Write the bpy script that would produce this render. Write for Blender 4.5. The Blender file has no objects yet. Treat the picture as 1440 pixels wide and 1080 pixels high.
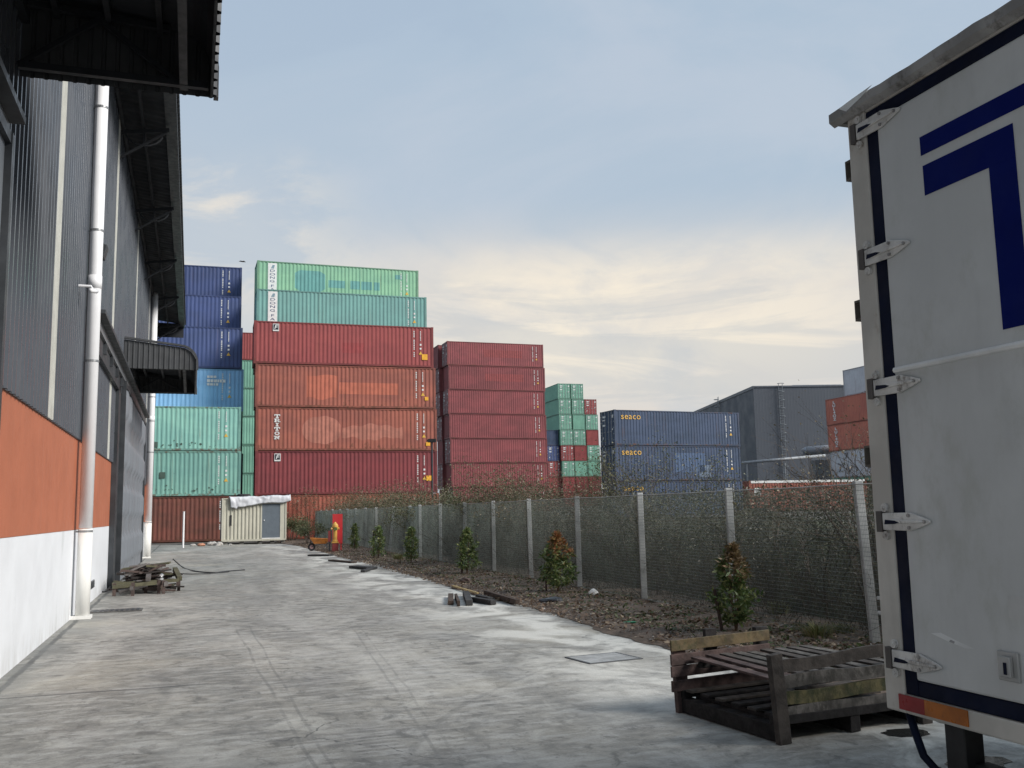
import bpy, bmesh, math, random
import numpy as np
from math import sin, cos, radians, pi, atan2, sqrt
from mathutils import Matrix, Vector, Euler
import mathutils.noise as mnoise
rnd = random.Random(7); npr = np.random.RandomState(11)
sc = bpy.context.scene
COL = sc.collection

# ------------------------------------------------------------------ camera
F = 1350.0; CAMH = 1.6
PITCH = math.atan(178/1350); ROLL = radians(1.1)
fw = Vector((0, cos(PITCH), sin(PITCH))); r0 = Vector((1, 0, 0)); u0 = r0.cross(fw)
cr = r0*cos(ROLL) - u0*sin(ROLL); cu = u0*cos(ROLL) + r0*sin(ROLL)
cd = bpy.data.cameras.new('camera'); cam = bpy.data.objects.new('camera', cd); COL.objects.link(cam)
cd.sensor_width = 36; cd.lens = 36*F/1440; cd.clip_start = 0.05; cd.clip_end = 5000
cam.matrix_world = Matrix(((cr.x, cu.x, -fw.x, 0), (cr.y, cu.y, -fw.y, 0), (cr.z, cu.z, -fw.z, CAMH), (0, 0, 0, 1)))
sc.camera = cam

# ------------------------------------------------------------------ light
EXPO = 0.55
SUN_EL = radians(33); SUN_AZ_DIR = radians(18.45 - 38)      # direction (from +X axis) the sun stands in
sc.view_settings.view_transform = 'Standard'; sc.view_settings.look = 'None'
sc.view_settings.exposure = EXPO; sc.view_settings.gamma = 1
sd = bpy.data.lights.new('sun', 'SUN'); sd.energy = 3.0; sd.angle = radians(22); sd.color = (1, .955, .9)
so = bpy.data.objects.new('sun', sd); COL.objects.link(so)
sdir = Vector((cos(SUN_AZ_DIR)*cos(SUN_EL), sin(SUN_AZ_DIR)*cos(SUN_EL), sin(SUN_EL)))
so.rotation_euler = sdir.to_track_quat('Z', 'Y').to_euler(); so.location = (20, -20, 40)

def N(t, typ, **kw):
    n = t.nodes.new(typ)
    for k, v in kw.items():
        if k.startswith('_'): setattr(n, k[1:], v)
        else:
            i = int(k[1:]) if k[0] == 'i' and k[1:].isdigit() else k.replace('__', ' ')
            n.inputs[i].default_value = v
    return n
def math_(t, op, a, b=None, c=None, clamp=False):
    n = t.nodes.new('ShaderNodeMath'); n.operation = op; n.use_clamp = clamp
    for i, s in enumerate((a, b, c)):
        if s is None: continue
        if isinstance(s, (int, float)): n.inputs[i].default_value = s
        else: t.links.new(s, n.inputs[i])
    return n.outputs[0]
def mixc(t, fac, a, b, mode='MIX'):
    n = t.nodes.new('ShaderNodeMix'); n.data_type = 'RGBA'; n.blend_type = mode
    for i, s in ((0, fac), (6, a), (7, b)):
        if isinstance(s, (int, float)): n.inputs[i].default_value = s
        elif isinstance(s, (tuple, list)): n.inputs[i].default_value = (*s[:3], 1)
        else: t.links.new(s, n.inputs[i])
    return n.outputs[2]
def maprange(t, v, a, b, c=0.0, d=1.0, smooth=True):
    n = t.nodes.new('ShaderNodeMapRange'); n.interpolation_type = 'SMOOTHSTEP' if smooth else 'LINEAR'
    t.links.new(v, n.inputs[0])
    for i, x in enumerate((a, b, c, d)): n.inputs[1+i].default_value = x
    return n.outputs[0]
def noise(t, vec, scale, detail=4, rough=.55, dist=0):
    n = t.nodes.new('ShaderNodeTexNoise'); n.inputs['Scale'].default_value = scale; n.inputs['Detail'].default_value = detail
    n.inputs['Roughness'].default_value = rough; n.inputs['Distortion'].default_value = dist
    t.links.new(vec, n.inputs['Vector']); return n.outputs['Fac']
def mapping(t, vec, scale=(1, 1, 1), loc=(0, 0, 0), rot=(0, 0, 0)):
    n = t.nodes.new('ShaderNodeMapping'); n.inputs['Scale'].default_value = scale; n.inputs['Location'].default_value = loc
    n.inputs['Rotation'].default_value = rot; t.links.new(vec, n.inputs['Vector']); return n.outputs[0]

# ------------------------------------------------------------------ sky
w = bpy.data.worlds.new('World'); sc.world = w; w.use_nodes = True
t = w.node_tree; t.nodes.clear()
out = t.nodes.new('ShaderNodeOutputWorld'); bg = t.nodes.new('ShaderNodeBackground'); t.links.new(bg.outputs[0], out.inputs[0])
sky = t.nodes.new('ShaderNodeTexSky'); sky.sky_type = 'NISHITA'; sky.sun_disc = False
sky.sun_elevation = SUN_EL; sky.sun_rotation = pi/2 - SUN_AZ_DIR; sky.air_density = 1.4; sky.dust_density = 3
tc = t.nodes.new('ShaderNodeTexCoord'); D = tc.outputs['Generated']
sep = t.nodes.new('ShaderNodeSeparateXYZ'); t.links.new(D, sep.inputs[0])
X, Y_, Z = sep.outputs
zc = math_(t, 'ADD', math_(t, 'MAXIMUM', Z, 0.0), 0.10)
px = math_(t, 'DIVIDE', X, zc); py = math_(t, 'DIVIDE', Y_, zc)
cmb = t.nodes.new('ShaderNodeCombineXYZ'); t.links.new(px, cmb.inputs[0]); t.links.new(py, cmb.inputs[1])
P = cmb.outputs[0]
n1 = noise(t, mapping(t, P, (.55, .8, 1), (3.1, 1.7, 0), (0, 0, .35)), 1.0, 7, .58, .35)
n2 = noise(t, mapping(t, P, (.35, 1.15, 1), (8, 2.2, 0), (0, 0, -.12)), 1.0, 6, .55, .3)
n3 = noise(t, mapping(t, D, (1.6, 1.6, 3.2), (4, 0, 2)), 1.6, 5, .5, .2)
ns = t.nodes.new('ShaderNodeMix'); ns.data_type = 'RGBA'; ns.blend_type = 'MULTIPLY'; ns.inputs[0].default_value = 1
t.links.new(sky.outputs[0], ns.inputs[6]); ns.inputs[7].default_value = (.07, .07, .07, 1)
S = 1/2**EXPO
def cl(r, g, b): return (r*S, g*S, b*S)
az = math_(t, 'ARCTAN2', X, Y_)
def band(v, c, wd): return math_(t, 'SUBTRACT', 1.0, math_(t, 'MINIMUM', math_(t, 'ABSOLUTE', math_(t, 'DIVIDE', math_(t, 'SUBTRACT', v, c), wd)), 1.0))
def mul(*a):
    x = a[0]
    for y in a[1:]: x = math_(t, 'MULTIPLY', x, y)
    return x
wsp = noise(t, mapping(t, D, (1.0, 1.0, 1.9), (1, 5, 2), (0, .25, .3)), 2.2, 8, .6, .8)
soft = noise(t, mapping(t, D, (1.0, 1.0, 1.6), (6, 2, 9), (0, -.3, .1)), 1.3, 4, .5, .5)
streak = noise(t, mapping(t, D, (1.7, 1.7, 11.0), (2, 1, 3), (0, .08, 0)), 1.5, 8, .62, .7)
puff = noise(t, mapping(t, D, (3.4, 3.4, 8.0), (7, 1, 0), (0, .12, 0)), 1.6, 8, .62, .5)
up = maprange(t, Z, .0, .60)
cloud = mixc(t, up, cl(.60, .65, .69), cl(.43, .54, .68))
cloud = mixc(t, maprange(t, soft, .36, .62, 0, .7), cloud, cl(.44, .55, .67))
cloud = mixc(t, mul(maprange(t, wsp, .44, .68), maprange(t, Z, .05, .5, .8, .45)), cloud, cl(.57, .63, .72))
cloud = mixc(t, mul(maprange(t, wsp, .46, .34), maprange(t, Z, .2, .5, .15, .3)), cloud, cl(.39, .49, .63))
low = maprange(t, band(Z, .175, .15), 0, .7); azm = maprange(t, band(az, .12, .50), 0, .75); base = mul(low, azm)
cloud = mixc(t, mul(base, maprange(t, wsp, .34, .56, .45, 1)), cloud, cl(.80, .745, .68))
cloud = mixc(t, mul(maprange(t, band(Z, .195, .095), 0, .7), maprange(t, band(az, .08, .42), 0, .8), maprange(t, puff, .38, .60, .25, 1)), cloud, cl(.96, .87, .73))
cloud = mixc(t, mul(maprange(t, band(Z, .135, .13), 0, .5), maprange(t, band(az, .2, .7), 0, .4), maprange(t, streak, .54, .43, 0, .42)), cloud, cl(.50, .55, .60))
cloud = mixc(t, mul(maprange(t, band(Z, .14, .11), 0, .6), maprange(t, band(az, .30, .45), 0, .7), maprange(t, streak, .55, .68, 0, .6)), cloud, cl(.86, .76, .66))
cloud = mixc(t, mul(maprange(t, band(Z, .03, .10), 0, 1), maprange(t, band(az, .25, .6), 0, .8), .5), cloud, cl(.66, .63, .62))
cloud = mixc(t, mul(maprange(t, band(Z, .27, .11), 0, .8), maprange(t, band(az, -.33, .20), 0, .8), maprange(t, puff, .42, .58, .15, .9)), cloud, cl(.86, .80, .71))
skyc = mixc(t, .95, ns.outputs[2], cloud)
t.links.new(skyc, bg.inputs[0]); bg.inputs[1].default_value = 1.0

# ------------------------------------------------------------------ frames
TH = radians(18.45)                      # the yard: u runs along the warehouse wall, v away from it
NV = Vector((cos(TH), sin(TH), 0)); DV = Vector((-sin(TH), cos(TH), 0)); OV = Vector((-1.72, -.574, 0))
def yp(v, u, z=0): return OV + NV*v + DV*u + Vector((0, 0, z))
def ground_at(x, y, z=0):                # where a sight line meets the level z (used to survey positions)
    d = fw + cr*((x-720)/F) - cu*((y-540)/F)
    return Vector((0, 0, CAMH)) + d*((z-CAMH)/d.z)
def at_depth(x, y, Y):
    d = fw + cr*((x-720)/F) - cu*((y-540)/F)
    return Vector((0, 0, CAMH)) + d*(Y/d.y)

# ------------------------------------------------------------------ mesh helpers
class MB:
    def __init__(s): s.v = []; s.f = []
    def quad(s, a, b, c, d): n = len(s.v); s.v += [tuple(a), tuple(b), tuple(c), tuple(d)]; s.f.append((n, n+1, n+2, n+3))
    def poly(s, pts): n = len(s.v); s.v += [tuple(p) for p in pts]; s.f.append(tuple(range(n, n+len(pts))))
    def box(s, x0, x1, y0, y1, z0, z1, M=None, taper=0):
        n = len(s.v); tp = taper
        c = [(x0, y0, z0), (x1, y0, z0), (x1, y1, z0), (x0, y1, z0), (x0+tp, y0+tp, z1), (x1-tp, y0+tp, z1), (x1-tp, y1-tp, z1), (x0+tp, y1-tp, z1)]
        if M is not None: c = [tuple(M @ Vector(p)) for p in c]
        s.v += c
        s.f += [(n, n+3, n+2, n+1), (n+4, n+5, n+6, n+7), (n, n+1, n+5, n+4), (n+1, n+2, n+6, n+5), (n+2, n+3, n+7, n+6), (n+3, n, n+4, n+7)]
    def beam(s, a, b, w_, h, up=(0, 0, 1), jit=0):
        a = Vector(a); b = Vector(b); d = (b-a); L = d.length; d.normalize(); u = Vector(up)
        r = d.cross(u)
        if r.length < 1e-4: r = d.cross(Vector((1, 0, 0)))
        r.normalize(); u = r.cross(d)
        M = Matrix(((r.x, d.x, u.x, a.x), (r.y, d.y, u.y, a.y), (r.z, d.z, u.z, a.z), (0, 0, 0, 1)))
        s.box(-w_/2, w_/2, 0, L, -h/2, h/2, M)
    def tube(s, pts, r, n=8, cap=True):
        pts = [Vector(p) for p in pts]; rs = r if isinstance(r, (list, tuple)) else [r]*len(pts)
        base = len(s.v); ref = Vector((0, 0, 1))
        for i, p in enumerate(pts):
            d = (pts[min(i+1, len(pts)-1)] - pts[max(i-1, 0)]).normalized()
            if abs(d.dot(ref)) > .95: a = Vector((1, 0, 0))
            else: a = ref
            x = d.cross(a).normalized(); y = x.cross(d)
            for k in range(n):
                an = 2*pi*k/n; s.v.append(tuple(p + x*cos(an)*rs[i] + y*sin(an)*rs[i]))
        for i in range(len(pts)-1):
            for k in range(n):
                k2 = (k+1) % n; s.f.append((base+i*n+k, base+i*n+k2, base+(i+1)*n+k2, base+(i+1)*n+k))
        if cap:
            s.f.append(tuple(base+k for k in range(n))[::-1]); m = base+(len(pts)-1)*n; s.f.append(tuple(m+k for k in range(n)))
    def lathe(s, prof, c=(0, 0, 0), n=16, M=None):
        base = len(s.v)
        for (r, z) in prof:
            for k in range(n):
                p = Vector((c[0]+r*cos(2*pi*k/n), c[1]+r*sin(2*pi*k/n), c[2]+z)); s.v.append(tuple(M @ p if M is not None else p))
        for i in range(len(prof)-1):
            for k in range(n):
                k2 = (k+1) % n; s.f.append((base+i*n+k, base+i*n+k2, base+(i+1)*n+k2, base+(i+1)*n+k))
        s.f.append(tuple(base+k for k in range(n))[::-1]); m = base+(len(prof)-1)*n; s.f.append(tuple(m+k for k in range(n)))
    def prism(s, poly, y0, y1, M=None, axis='y'):        # polygon given in x,z, extruded in y
        n = len(poly); b = len(s.v)
        for yy in (y0, y1):
            for (x, z) in poly:
                p = Vector((x, yy, z)) if axis == 'y' else (Vector((yy, x, z)) if axis == 'x' else Vector((x, z, yy)))
                s.v.append(tuple(M @ p if M is not None else p))
        s.f.append(tuple(range(b, b+n))); s.f.append(tuple(range(b+2*n-1, b+n-1, -1)))
        for k in range(n): k2 = (k+1) % n; s.f.append((b+k2, b+k, b+n+k, b+n+k2))
    def mesh(s, name, smooth=False):
        m = bpy.data.meshes.new(name); m.from_pydata(s.v, [], s.f); m.update()
        if smooth:
            for p in m.polygons: p.use_smooth = True
        return m
    def build(s, name, mat, parent=None, smooth=False, bevel=0):
        return obj(name, s.mesh(name, smooth), mat, parent, bevel)
def obj(name, mesh, mat, parent=None, bevel=0, M=None):
    o = bpy.data.objects.new(name, mesh); COL.objects.link(o)
    if mat is not None:
        if len(mesh.materials) == 0: mesh.materials.append(mat)
        if mesh.materials[0] != mat:
            o.material_slots[0].link = 'OBJECT'; o.material_slots[0].material = mat
    if parent is not None: o.parent = parent
    if M is not None: o.matrix_local = M
    if bevel:
        b = o.modifiers.new('bevel', 'BEVEL'); b.width = bevel; b.segments = 2; b.limit_method = 'ANGLE'
    return o
def tag(o, label=None, cat=None, group=None, kind=None):
    if label: o['label'] = label
    if cat: o['category'] = cat
    if group: o['group'] = group
    if kind: o['kind'] = kind
    return o
def thing(name, label, cat, loc=(0, 0, 0), rz=0, group=None):
    o = bpy.data.objects.new(name, None); COL.objects.link(o); o.empty_display_size = .3
    o.location = loc; o.rotation_euler = (0, 0, rz)
    return tag(o, label, cat, group)
def ything(name, label, cat, v=0, u=0, z=0, rz=0, group=None):
    return thing(name, label, cat, yp(v, u, z), TH+rz, group)
def np_mesh(name, V, nper):
    m = bpy.data.meshes.new(name); n = len(V)
    m.vertices.add(n); m.vertices.foreach_set('co', V.astype(np.float32).ravel())
    nf = n//nper; m.loops.add(n); m.loops.foreach_set('vertex_index', np.arange(n, dtype=np.int32))
    m.polygons.add(nf); m.polygons.foreach_set('loop_start', np.arange(0, n, nper, dtype=np.int32))
    m.update(); m.validate(); return m
def leaves_mesh(name, P, size, aspect=2.2, droop=0.0, jitter=.45, fold=.25):
    n = len(P); d = npr.normal(size=(n, 3)); d[:, 2] = d[:, 2]*.7 - droop; d /= np.linalg.norm(d, axis=1)[:, None]
    a = npr.normal(size=(n, 3)); s_ = np.cross(d, a); s_ /= np.linalg.norm(s_, axis=1)[:, None]+1e-9
    up = np.cross(s_, d)
    L = size*(1+jitter*npr.uniform(-1, 1, n))[:, None]; W = L/aspect
    V = np.stack([P, P+d*L*.45+s_*W*.5+up*L*.06*fold, P+d*L, P+d*L*.45-s_*W*.5+up*L*.06*fold], 1).reshape(-1, 3)
    return np_mesh(name, V, 4)

# ------------------------------------------------------------------ materials
_m = {}
def mat(name, col, rough=.6, metal=0, var=.15, scale=3.0, streak=0.0, dirt=None, dirt_amt=0, bump=0, bscale=40, spec=.5, col2=None, objrand=0, stretch=8):
    if name in _m: return _m[name]
    m = bpy.data.materials.new(name); m.use_nodes = True; t = m.node_tree; b = t.nodes['Principled BSDF']
    tc = t.nodes.new('ShaderNodeTexCoord'); O = tc.outputs['Object']
    n = noise(t, O, scale, 6, .6)
    c2 = col2 if col2 else tuple(x*(1-var) for x in col)
    c = mixc(t, maprange(t, n, .35, .65), tuple(min(1, x*(1+var*.5)) for x in col), c2)
    if streak:
        s = noise(t, mapping(t, O, (stretch, stretch, .5)), 1.3, 5, .65)
        c = mixc(t, maprange(t, s, .45, .75, 0, streak), c, tuple(x*.55 for x in col))
    if dirt:
        dn = noise(t, mapping(t, O, (1, 1, .6), (5, 3, 1)), scale*1.7, 8, .7)
        c = mixc(t, maprange(t, dn, .60-.18*dirt_amt, .72-.1*dirt_amt, 0, min(1, .6+dirt_amt*.4)), c, dirt)
    if objrand:
        oi = t.nodes.new('ShaderNodeObjectInfo'); h = t.nodes.new('ShaderNodeHueSaturation')
        t.links.new(math_(t, 'MULTIPLY_ADD', oi.outputs['Random'], objrand*2, 1-objrand), h.inputs['Value']); t.links.new(c, h.inputs['Color']); c = h.outputs[0]
    t.links.new(c, b.inputs['Base Color'])
    rn = maprange(t, noise(t, O, scale*2.3, 4, .6), .3, .7, max(0, rough-.1), min(1, rough+.12)); t.links.new(rn, b.inputs['Roughness'])
    b.inputs['Metallic'].default_value = metal; b.inputs['Specular IOR Level'].default_value = spec
    if bump:
        bn = t.nodes.new('ShaderNodeBump'); bn.inputs['Strength'].default_value = bump; bn.inputs['Distance'].default_value = .01
        t.links.new(noise(t, O, bscale, 6, .6), bn.inputs['Height']); t.links.new(bn.outputs[0], b.inputs['Normal'])
    _m[name] = m; return m
def leafmat(name, c1, c2, c3, scale=3):
    if name in _m: return _m[name]
    m = bpy.data.materials.new(name); m.use_nodes = True; t = m.node_tree; b = t.nodes['Principled BSDF']
    tc = t.nodes.new('ShaderNodeTexCoord'); ge = t.nodes.new('ShaderNodeNewGeometry')
    r = ge.outputs['Random Per Island']
    c = mixc(t, maprange(t, noise(t, tc.outputs['Object'], scale, 3), .38, .62), c1, c2)
    c = mixc(t, maprange(t, r, .62, .95), c, c3); c = mixc(t, maprange(t, r, .3, 0, 0, .5), c, tuple(x*.5 for x in c1))
    t.links.new(c, b.inputs['Base Color']); b.inputs['Roughness'].default_value = .5
    tr = t.nodes.new('ShaderNodeBsdfTranslucent'); t.links.new(c, tr.inputs[0]); mx = t.nodes.new('ShaderNodeMixShader'); mx.inputs[0].default_value = .25
    t.links.new(b.outputs[0], mx.inputs[1]); t.links.new(tr.outputs[0], mx.inputs[2]); t.links.new(mx.outputs[0], t.nodes['Material Output'].inputs[0])
    _m[name] = m; return m

def concrete_mat():
    m = bpy.data.materials.new('concrete_yard'); m.use_nodes = True; t = m.node_tree; b = t.nodes['Principled BSDF']
    tc = t.nodes.new('ShaderNodeTexCoord')
    O = mapping(t, tc.outputs['Object'], (1, 1, 1), (1.72, .574, 0))
    rot = t.nodes.new('ShaderNodeVectorRotate'); rot.rotation_type = 'Z_AXIS'; rot.inputs['Angle'].default_value = -TH; t.links.new(O, rot.inputs['Vector'])
    Yd = rot.outputs[0]; sp = t.nodes.new('ShaderNodeSeparateXYZ'); t.links.new(Yd, sp.inputs[0]); v, u = sp.outputs[0], sp.outputs[1]
    big = noise(t, Yd, .16, 5, .6, .6); mid = noise(t, mapping(t, Yd, (1, 1, 1), (7, 3, 0)), .75, 7, .66, .8); fine = noise(t, mapping(t, Yd, (1.0, 2.6, 1), (3, 9, 0)), 2.6, 8, .7, .4)
    grain = noise(t, Yd, 55, 4, .7); spots = noise(t, Yd, 9, 6, .75, .5); mott = noise(t, mapping(t, Yd, (1, .8, 1), (2, 8, 0)), 5.5, 9, .72, .6); blot = noise(t, mapping(t, Yd, (1, .75, 1), (12, 8, 0)), 1.6, 8, .68, 1.0)
    c = mixc(t, maprange(t, mid, .34, .66), (.325, .31, .272), (.215, .206, .182))
    c = mixc(t, maprange(t, big, .42, .62, 0, .4), c, (.21, .205, .19))
    c = mixc(t, maprange(t, fine, .44, .64, 0, .75), c, (.47, .465, .44))
    c = mixc(t, maprange(t, fine, .47, .33, 0, .7), c, (.17, .17, .165))
    c = mixc(t, maprange(t, mott, .49, .68, 0, .5), c, (.45, .435, .39))
    c = mixc(t, maprange(t, mott, .49, .34, 0, .8), c, (.115, .112, .10))
    c = mixc(t, maprange(t, blot, .53, .70, 0, .6), c, (.14, .138, .125))
    c = mixc(t, maprange(t, blot, .44, .32, 0, .5), c, (.54, .53, .48))
    c = mixc(t, maprange(t, noise(t, mapping(t, Yd, (1, 1, 1), (1, 31, 0)), .33, 3, .5), .55, .72, 0, .45), c, (.44, .40, .31))
    c = mixc(t, maprange(t, spots, .56, .70, 0, .7), c, (.10, .098, .09))
    # pale patches by the planted strip
    far_ = maprange(t, u, 9, 26)
    wide = noise(t, mapping(t, Yd, (1.3, .45, 1), (5, 1, 0)), .42, 6, .62, .9)
    c = mixc(t, math_(t, 'MULTIPLY', maprange(t, wide, .47, .60), .20), c, (.14, .14, .13))
    c = mixc(t, math_(t, 'MULTIPLY', maprange(t, wide, .50, .36), .26), c, (.60, .59, .55))
    strip = math_(t, 'MULTIPLY', maprange(t, v, 4.2, 6.6), maprange(t, noise(t, mapping(t, Yd, (1.2, .8, 1), (3, 3, 0)), .9, 6, .65, .6), .44, .60))
    c = mixc(t, math_(t, 'MULTIPLY', strip, .85), c, (.74, .73, .67))
    # tyre tracks
    wob = math_(t, 'MULTIPLY', math_(t, 'SUBTRACT', noise(t, Yd, .35, 3), .5), .14)
    tn = maprange(t, noise(t, mapping(t, Yd, (3, .8, 1)), 2.0, 5, .6), .34, .60, .15, 1)
    def track(v0, sl, u0, wd, amt, umin, umax, quad=0):
        du = math_(t, 'SUBTRACT', u, u0)
        line = math_(t, 'ADD', math_(t, 'MULTIPLY', du, sl), math_(t, 'MULTIPLY', math_(t, 'MULTIPLY', du, du), quad))
        dist = math_(t, 'ABSOLUTE', math_(t, 'SUBTRACT', math_(t, 'SUBTRACT', v, v0), math_(t, 'ADD', line, wob)))
        k = math_(t, 'MULTIPLY', maprange(t, dist, wd*1.6, wd*.5), tn)
        k = math_(t, 'MULTIPLY', k, math_(t, 'MULTIPLY', maprange(t, u, umin-1, umin), maprange(t, u, umax+2, umax)))
        return math_(t, 'MULTIPLY', k, amt)
    for a in ((2.60, -.0175, 6.4, .014, .45, 0, 14), (2.70, -.0055, 6.4, .012, .45, 0, 14), (3.36, .084, 6.1, .013, .35, 0, 13), (3.47, .084, 6.1, .012, .35, 0, 13),
              (3.1, .0, 9, .26, .16, 2, 40, .002), (4.9, .03, 9, .26, .16, 2, 40, -.002), (2.2, -.02, 9, .2, .14, 4, 30, .003), (3.2, .35, 6.5, .035, .3, 5.2, 9.5, .12), (1.2, .4, 7.5, .04, .22, 5, 10, -.09)):
        c = mixc(t, track(*a), c, (.10, .10, .095))
    # joints and cracks
    wc = math_(t, 'MULTIPLY', math_(t, 'SUBTRACT', noise(t, Yd, 2.5, 5, .7), .5), .10)
    def joint(coord, c0, wd, lim=None):
        k = maprange(t, math_(t, 'ABSOLUTE', math_(t, 'SUBTRACT', math_(t, 'ADD', coord, wc), c0)), wd*1.7, wd*.6)
        if lim: k = math_(t, 'MULTIPLY', k, maprange(t, lim[0], lim[1]+.8, lim[1]))
        return math_(t, 'MULTIPLY', k, .85)
    for a in ((u, 10.0, .022, (v, 1.6)), (u, 18.0, .02, (v, 1.3)), (u, 27.5, .02, (v, 1.0)), (v, .12, .03), (u, 13.9, .010, (v, 7)), (u, 22.5, .012, (v, 7)), (u, 32.5, .014, (v, 7))):
        c = mixc(t, joint(*a), c, (.05, .05, .05))
    # dark splashed dirt and damp along the wall foot, green near the pile
    c = mixc(t, math_(t, 'MULTIPLY', maprange(t, v, .9, .1, 0, .55), maprange(t, mid, .35, .55)), c, (.13, .135, .125))
    vo = t.nodes.new('ShaderNodeTexVoronoi'); vo.feature = 'DISTANCE_TO_EDGE'; vo.inputs['Scale'].default_value = .23
    wv3 = t.nodes.new('ShaderNodeVectorMath'); wv3.operation = 'ADD'; nz = t.nodes.new('ShaderNodeTexNoise'); nz.inputs['Scale'].default_value = 1.7; nz.inputs['Detail'].default_value = 6; t.links.new(Yd, nz.inputs['Vector'])
    sc3 = t.nodes.new('ShaderNodeVectorMath'); sc3.operation = 'SCALE'; sc3.inputs['Scale'].default_value = .9; t.links.new(nz.outputs['Color'], sc3.inputs[0])
    t.links.new(Yd, wv3.inputs[0]); t.links.new(sc3.outputs[0], wv3.inputs[1]); t.links.new(wv3.outputs[0], vo.inputs['Vector'])
    ck = math_(t, 'MULTIPLY', maprange(t, vo.outputs['Distance'], .0035, .0008), maprange(t, noise(t, mapping(t, Yd, (1, 1, 1), (4, 44, 0)), .4, 3), .48, .60))
    c = mixc(t, math_(t, 'MULTIPLY', ck, .75), c, (.07, .07, .065))
    oil = noise(t, mapping(t, Yd, (1, 1, 1), (40, 4, 0)), 1.1, 3, .5, .3)
    c = mixc(t, maprange(t, oil, .69, .75, 0, .6), c, (.085, .08, .072))
    # tread prints: fine bars across the direction of travel
    wv = t.nodes.new('ShaderNodeTexWave'); wv.bands_direction = 'Y'; wv.inputs['Scale'].default_value = 3.2; wv.inputs['Distortion'].default_value = 3; wv.inputs['Detail'].default_value = 2
    t.links.new(Yd, wv.inputs['Vector'])
    tp = math_(t, 'MULTIPLY', maprange(t, math_(t, 'ABSOLUTE', math_(t, 'SUBTRACT', v, 3.08)), .22, .12), math_(t, 'MULTIPLY', maprange(t, wv.outputs['Fac'], .5, .8), maprange(t, noise(t, Yd, 1.1, 3), .45, .6)))
    c = mixc(t, math_(t, 'MULTIPLY', tp, .35), c, (.5, .49, .47))
    c = mixc(t, maprange(t, grain, .3, .75, .22, 0), c, (.08, .08, .08))
    t.links.new(c, b.inputs['Base Color'])
    ro = maprange(t, mid, .35, .62, .78, .52); t.links.new(ro, b.inputs['Roughness'])
    bn = t.nodes.new('ShaderNodeBump'); bn.inputs['Strength'].default_value = .35; bn.inputs['Distance'].default_value = .02
    t.links.new(math_(t, 'ADD', math_(t, 'MULTIPLY', grain, .35), spots), bn.inputs['Height']); t.links.new(bn.outputs[0], b.inputs['Normal'])
    return m

def container_mat(name, col, col2=None, rust=.35, grime=.3):
    """painted corrugated steel: faded patches, run-down streaks, rust blooms near the bottom"""
    key = 'container_'+name
    if key in _m: return _m[key]
    m = bpy.data.materials.new(key); m.use_nodes = True; t = m.node_tree; b = t.nodes['Principled BSDF']
    tc = t.nodes.new('ShaderNodeTexCoord'); oi = t.nodes.new('ShaderNodeObjectInfo')
    off = t.nodes.new('ShaderNodeVectorMath'); off.operation = 'ADD'; t.links.new(tc.outputs['Object'], off.inputs[0])
    cb = t.nodes.new('ShaderNodeCombineXYZ'); t.links.new(math_(t, 'MULTIPLY', oi.outputs['Random'], 57), cb.inputs[0]); t.links.new(math_(t, 'MULTIPLY', oi.outputs['Random'], 31), cb.inputs[1])
    t.links.new(cb.outputs[0], off.inputs[1]); O = off.outputs[0]
    sp = t.nodes.new('ShaderNodeSeparateXYZ'); t.links.new(tc.outputs['Object'], sp.inputs[0]); z = sp.outputs[2]
    c = mixc(t, maprange(t, noise(t, mapping(t, O, (.5, .5, 1)), .9, 5, .6), .35, .65), col, col2 or tuple(x*.8+.015 for x in col))
    st = noise(t, mapping(t, O, (5.5, 5.5, .35)), 1.2, 5, .65)
    c = mixc(t, maprange(t, st, .48, .72, 0, .5*grime+.1), c, tuple(x*.45+.01 for x in col))
    c = mixc(t, maprange(t, noise(t, mapping(t, O, (9, 9, .8), (4, 4, 4)), 1.0, 4, .6), .55, .75, 0, .30), c, tuple(min(1, x*1.25+.04) for x in col))
    rz = math_(t, 'ADD', noise(t, mapping(t, O, (1.5, 1.5, 1.2), (9, 0, 3)), 1.8, 9, .75), math_(t, 'ADD', maprange(t, z, .9, 0, 0, .10), maprange(t, z, 2.55, 2.9, 0, .07)))
    c = mixc(t, maprange(t, rz, .70-.12*rust, .78-.10*rust, 0, .75*min(1, rust*1.6)), c, (.115, .05, .028))
    rs = noise(t, mapping(t, O, (7, 7, .22), (2, 7, 1)), 1.1, 6, .7)
    c = mixc(t, maprange(t, rs, .58-.04*rust, .72, 0, rust), c, (.16, .075, .04))
    h = t.nodes.new('ShaderNodeHueSaturation'); t.links.new(math_(t, 'MULTIPLY_ADD', oi.outputs['Random'], .22, .88), h.inputs['Value']); t.links.new(c, h.inputs['Color'])
    t.links.new(h.outputs[0], b.inputs['Base Color']); b.inputs['Roughness'].default_value = .55; b.inputs['Specular IOR Level'].default_value = .35
    _m[key] = m; return m

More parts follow.
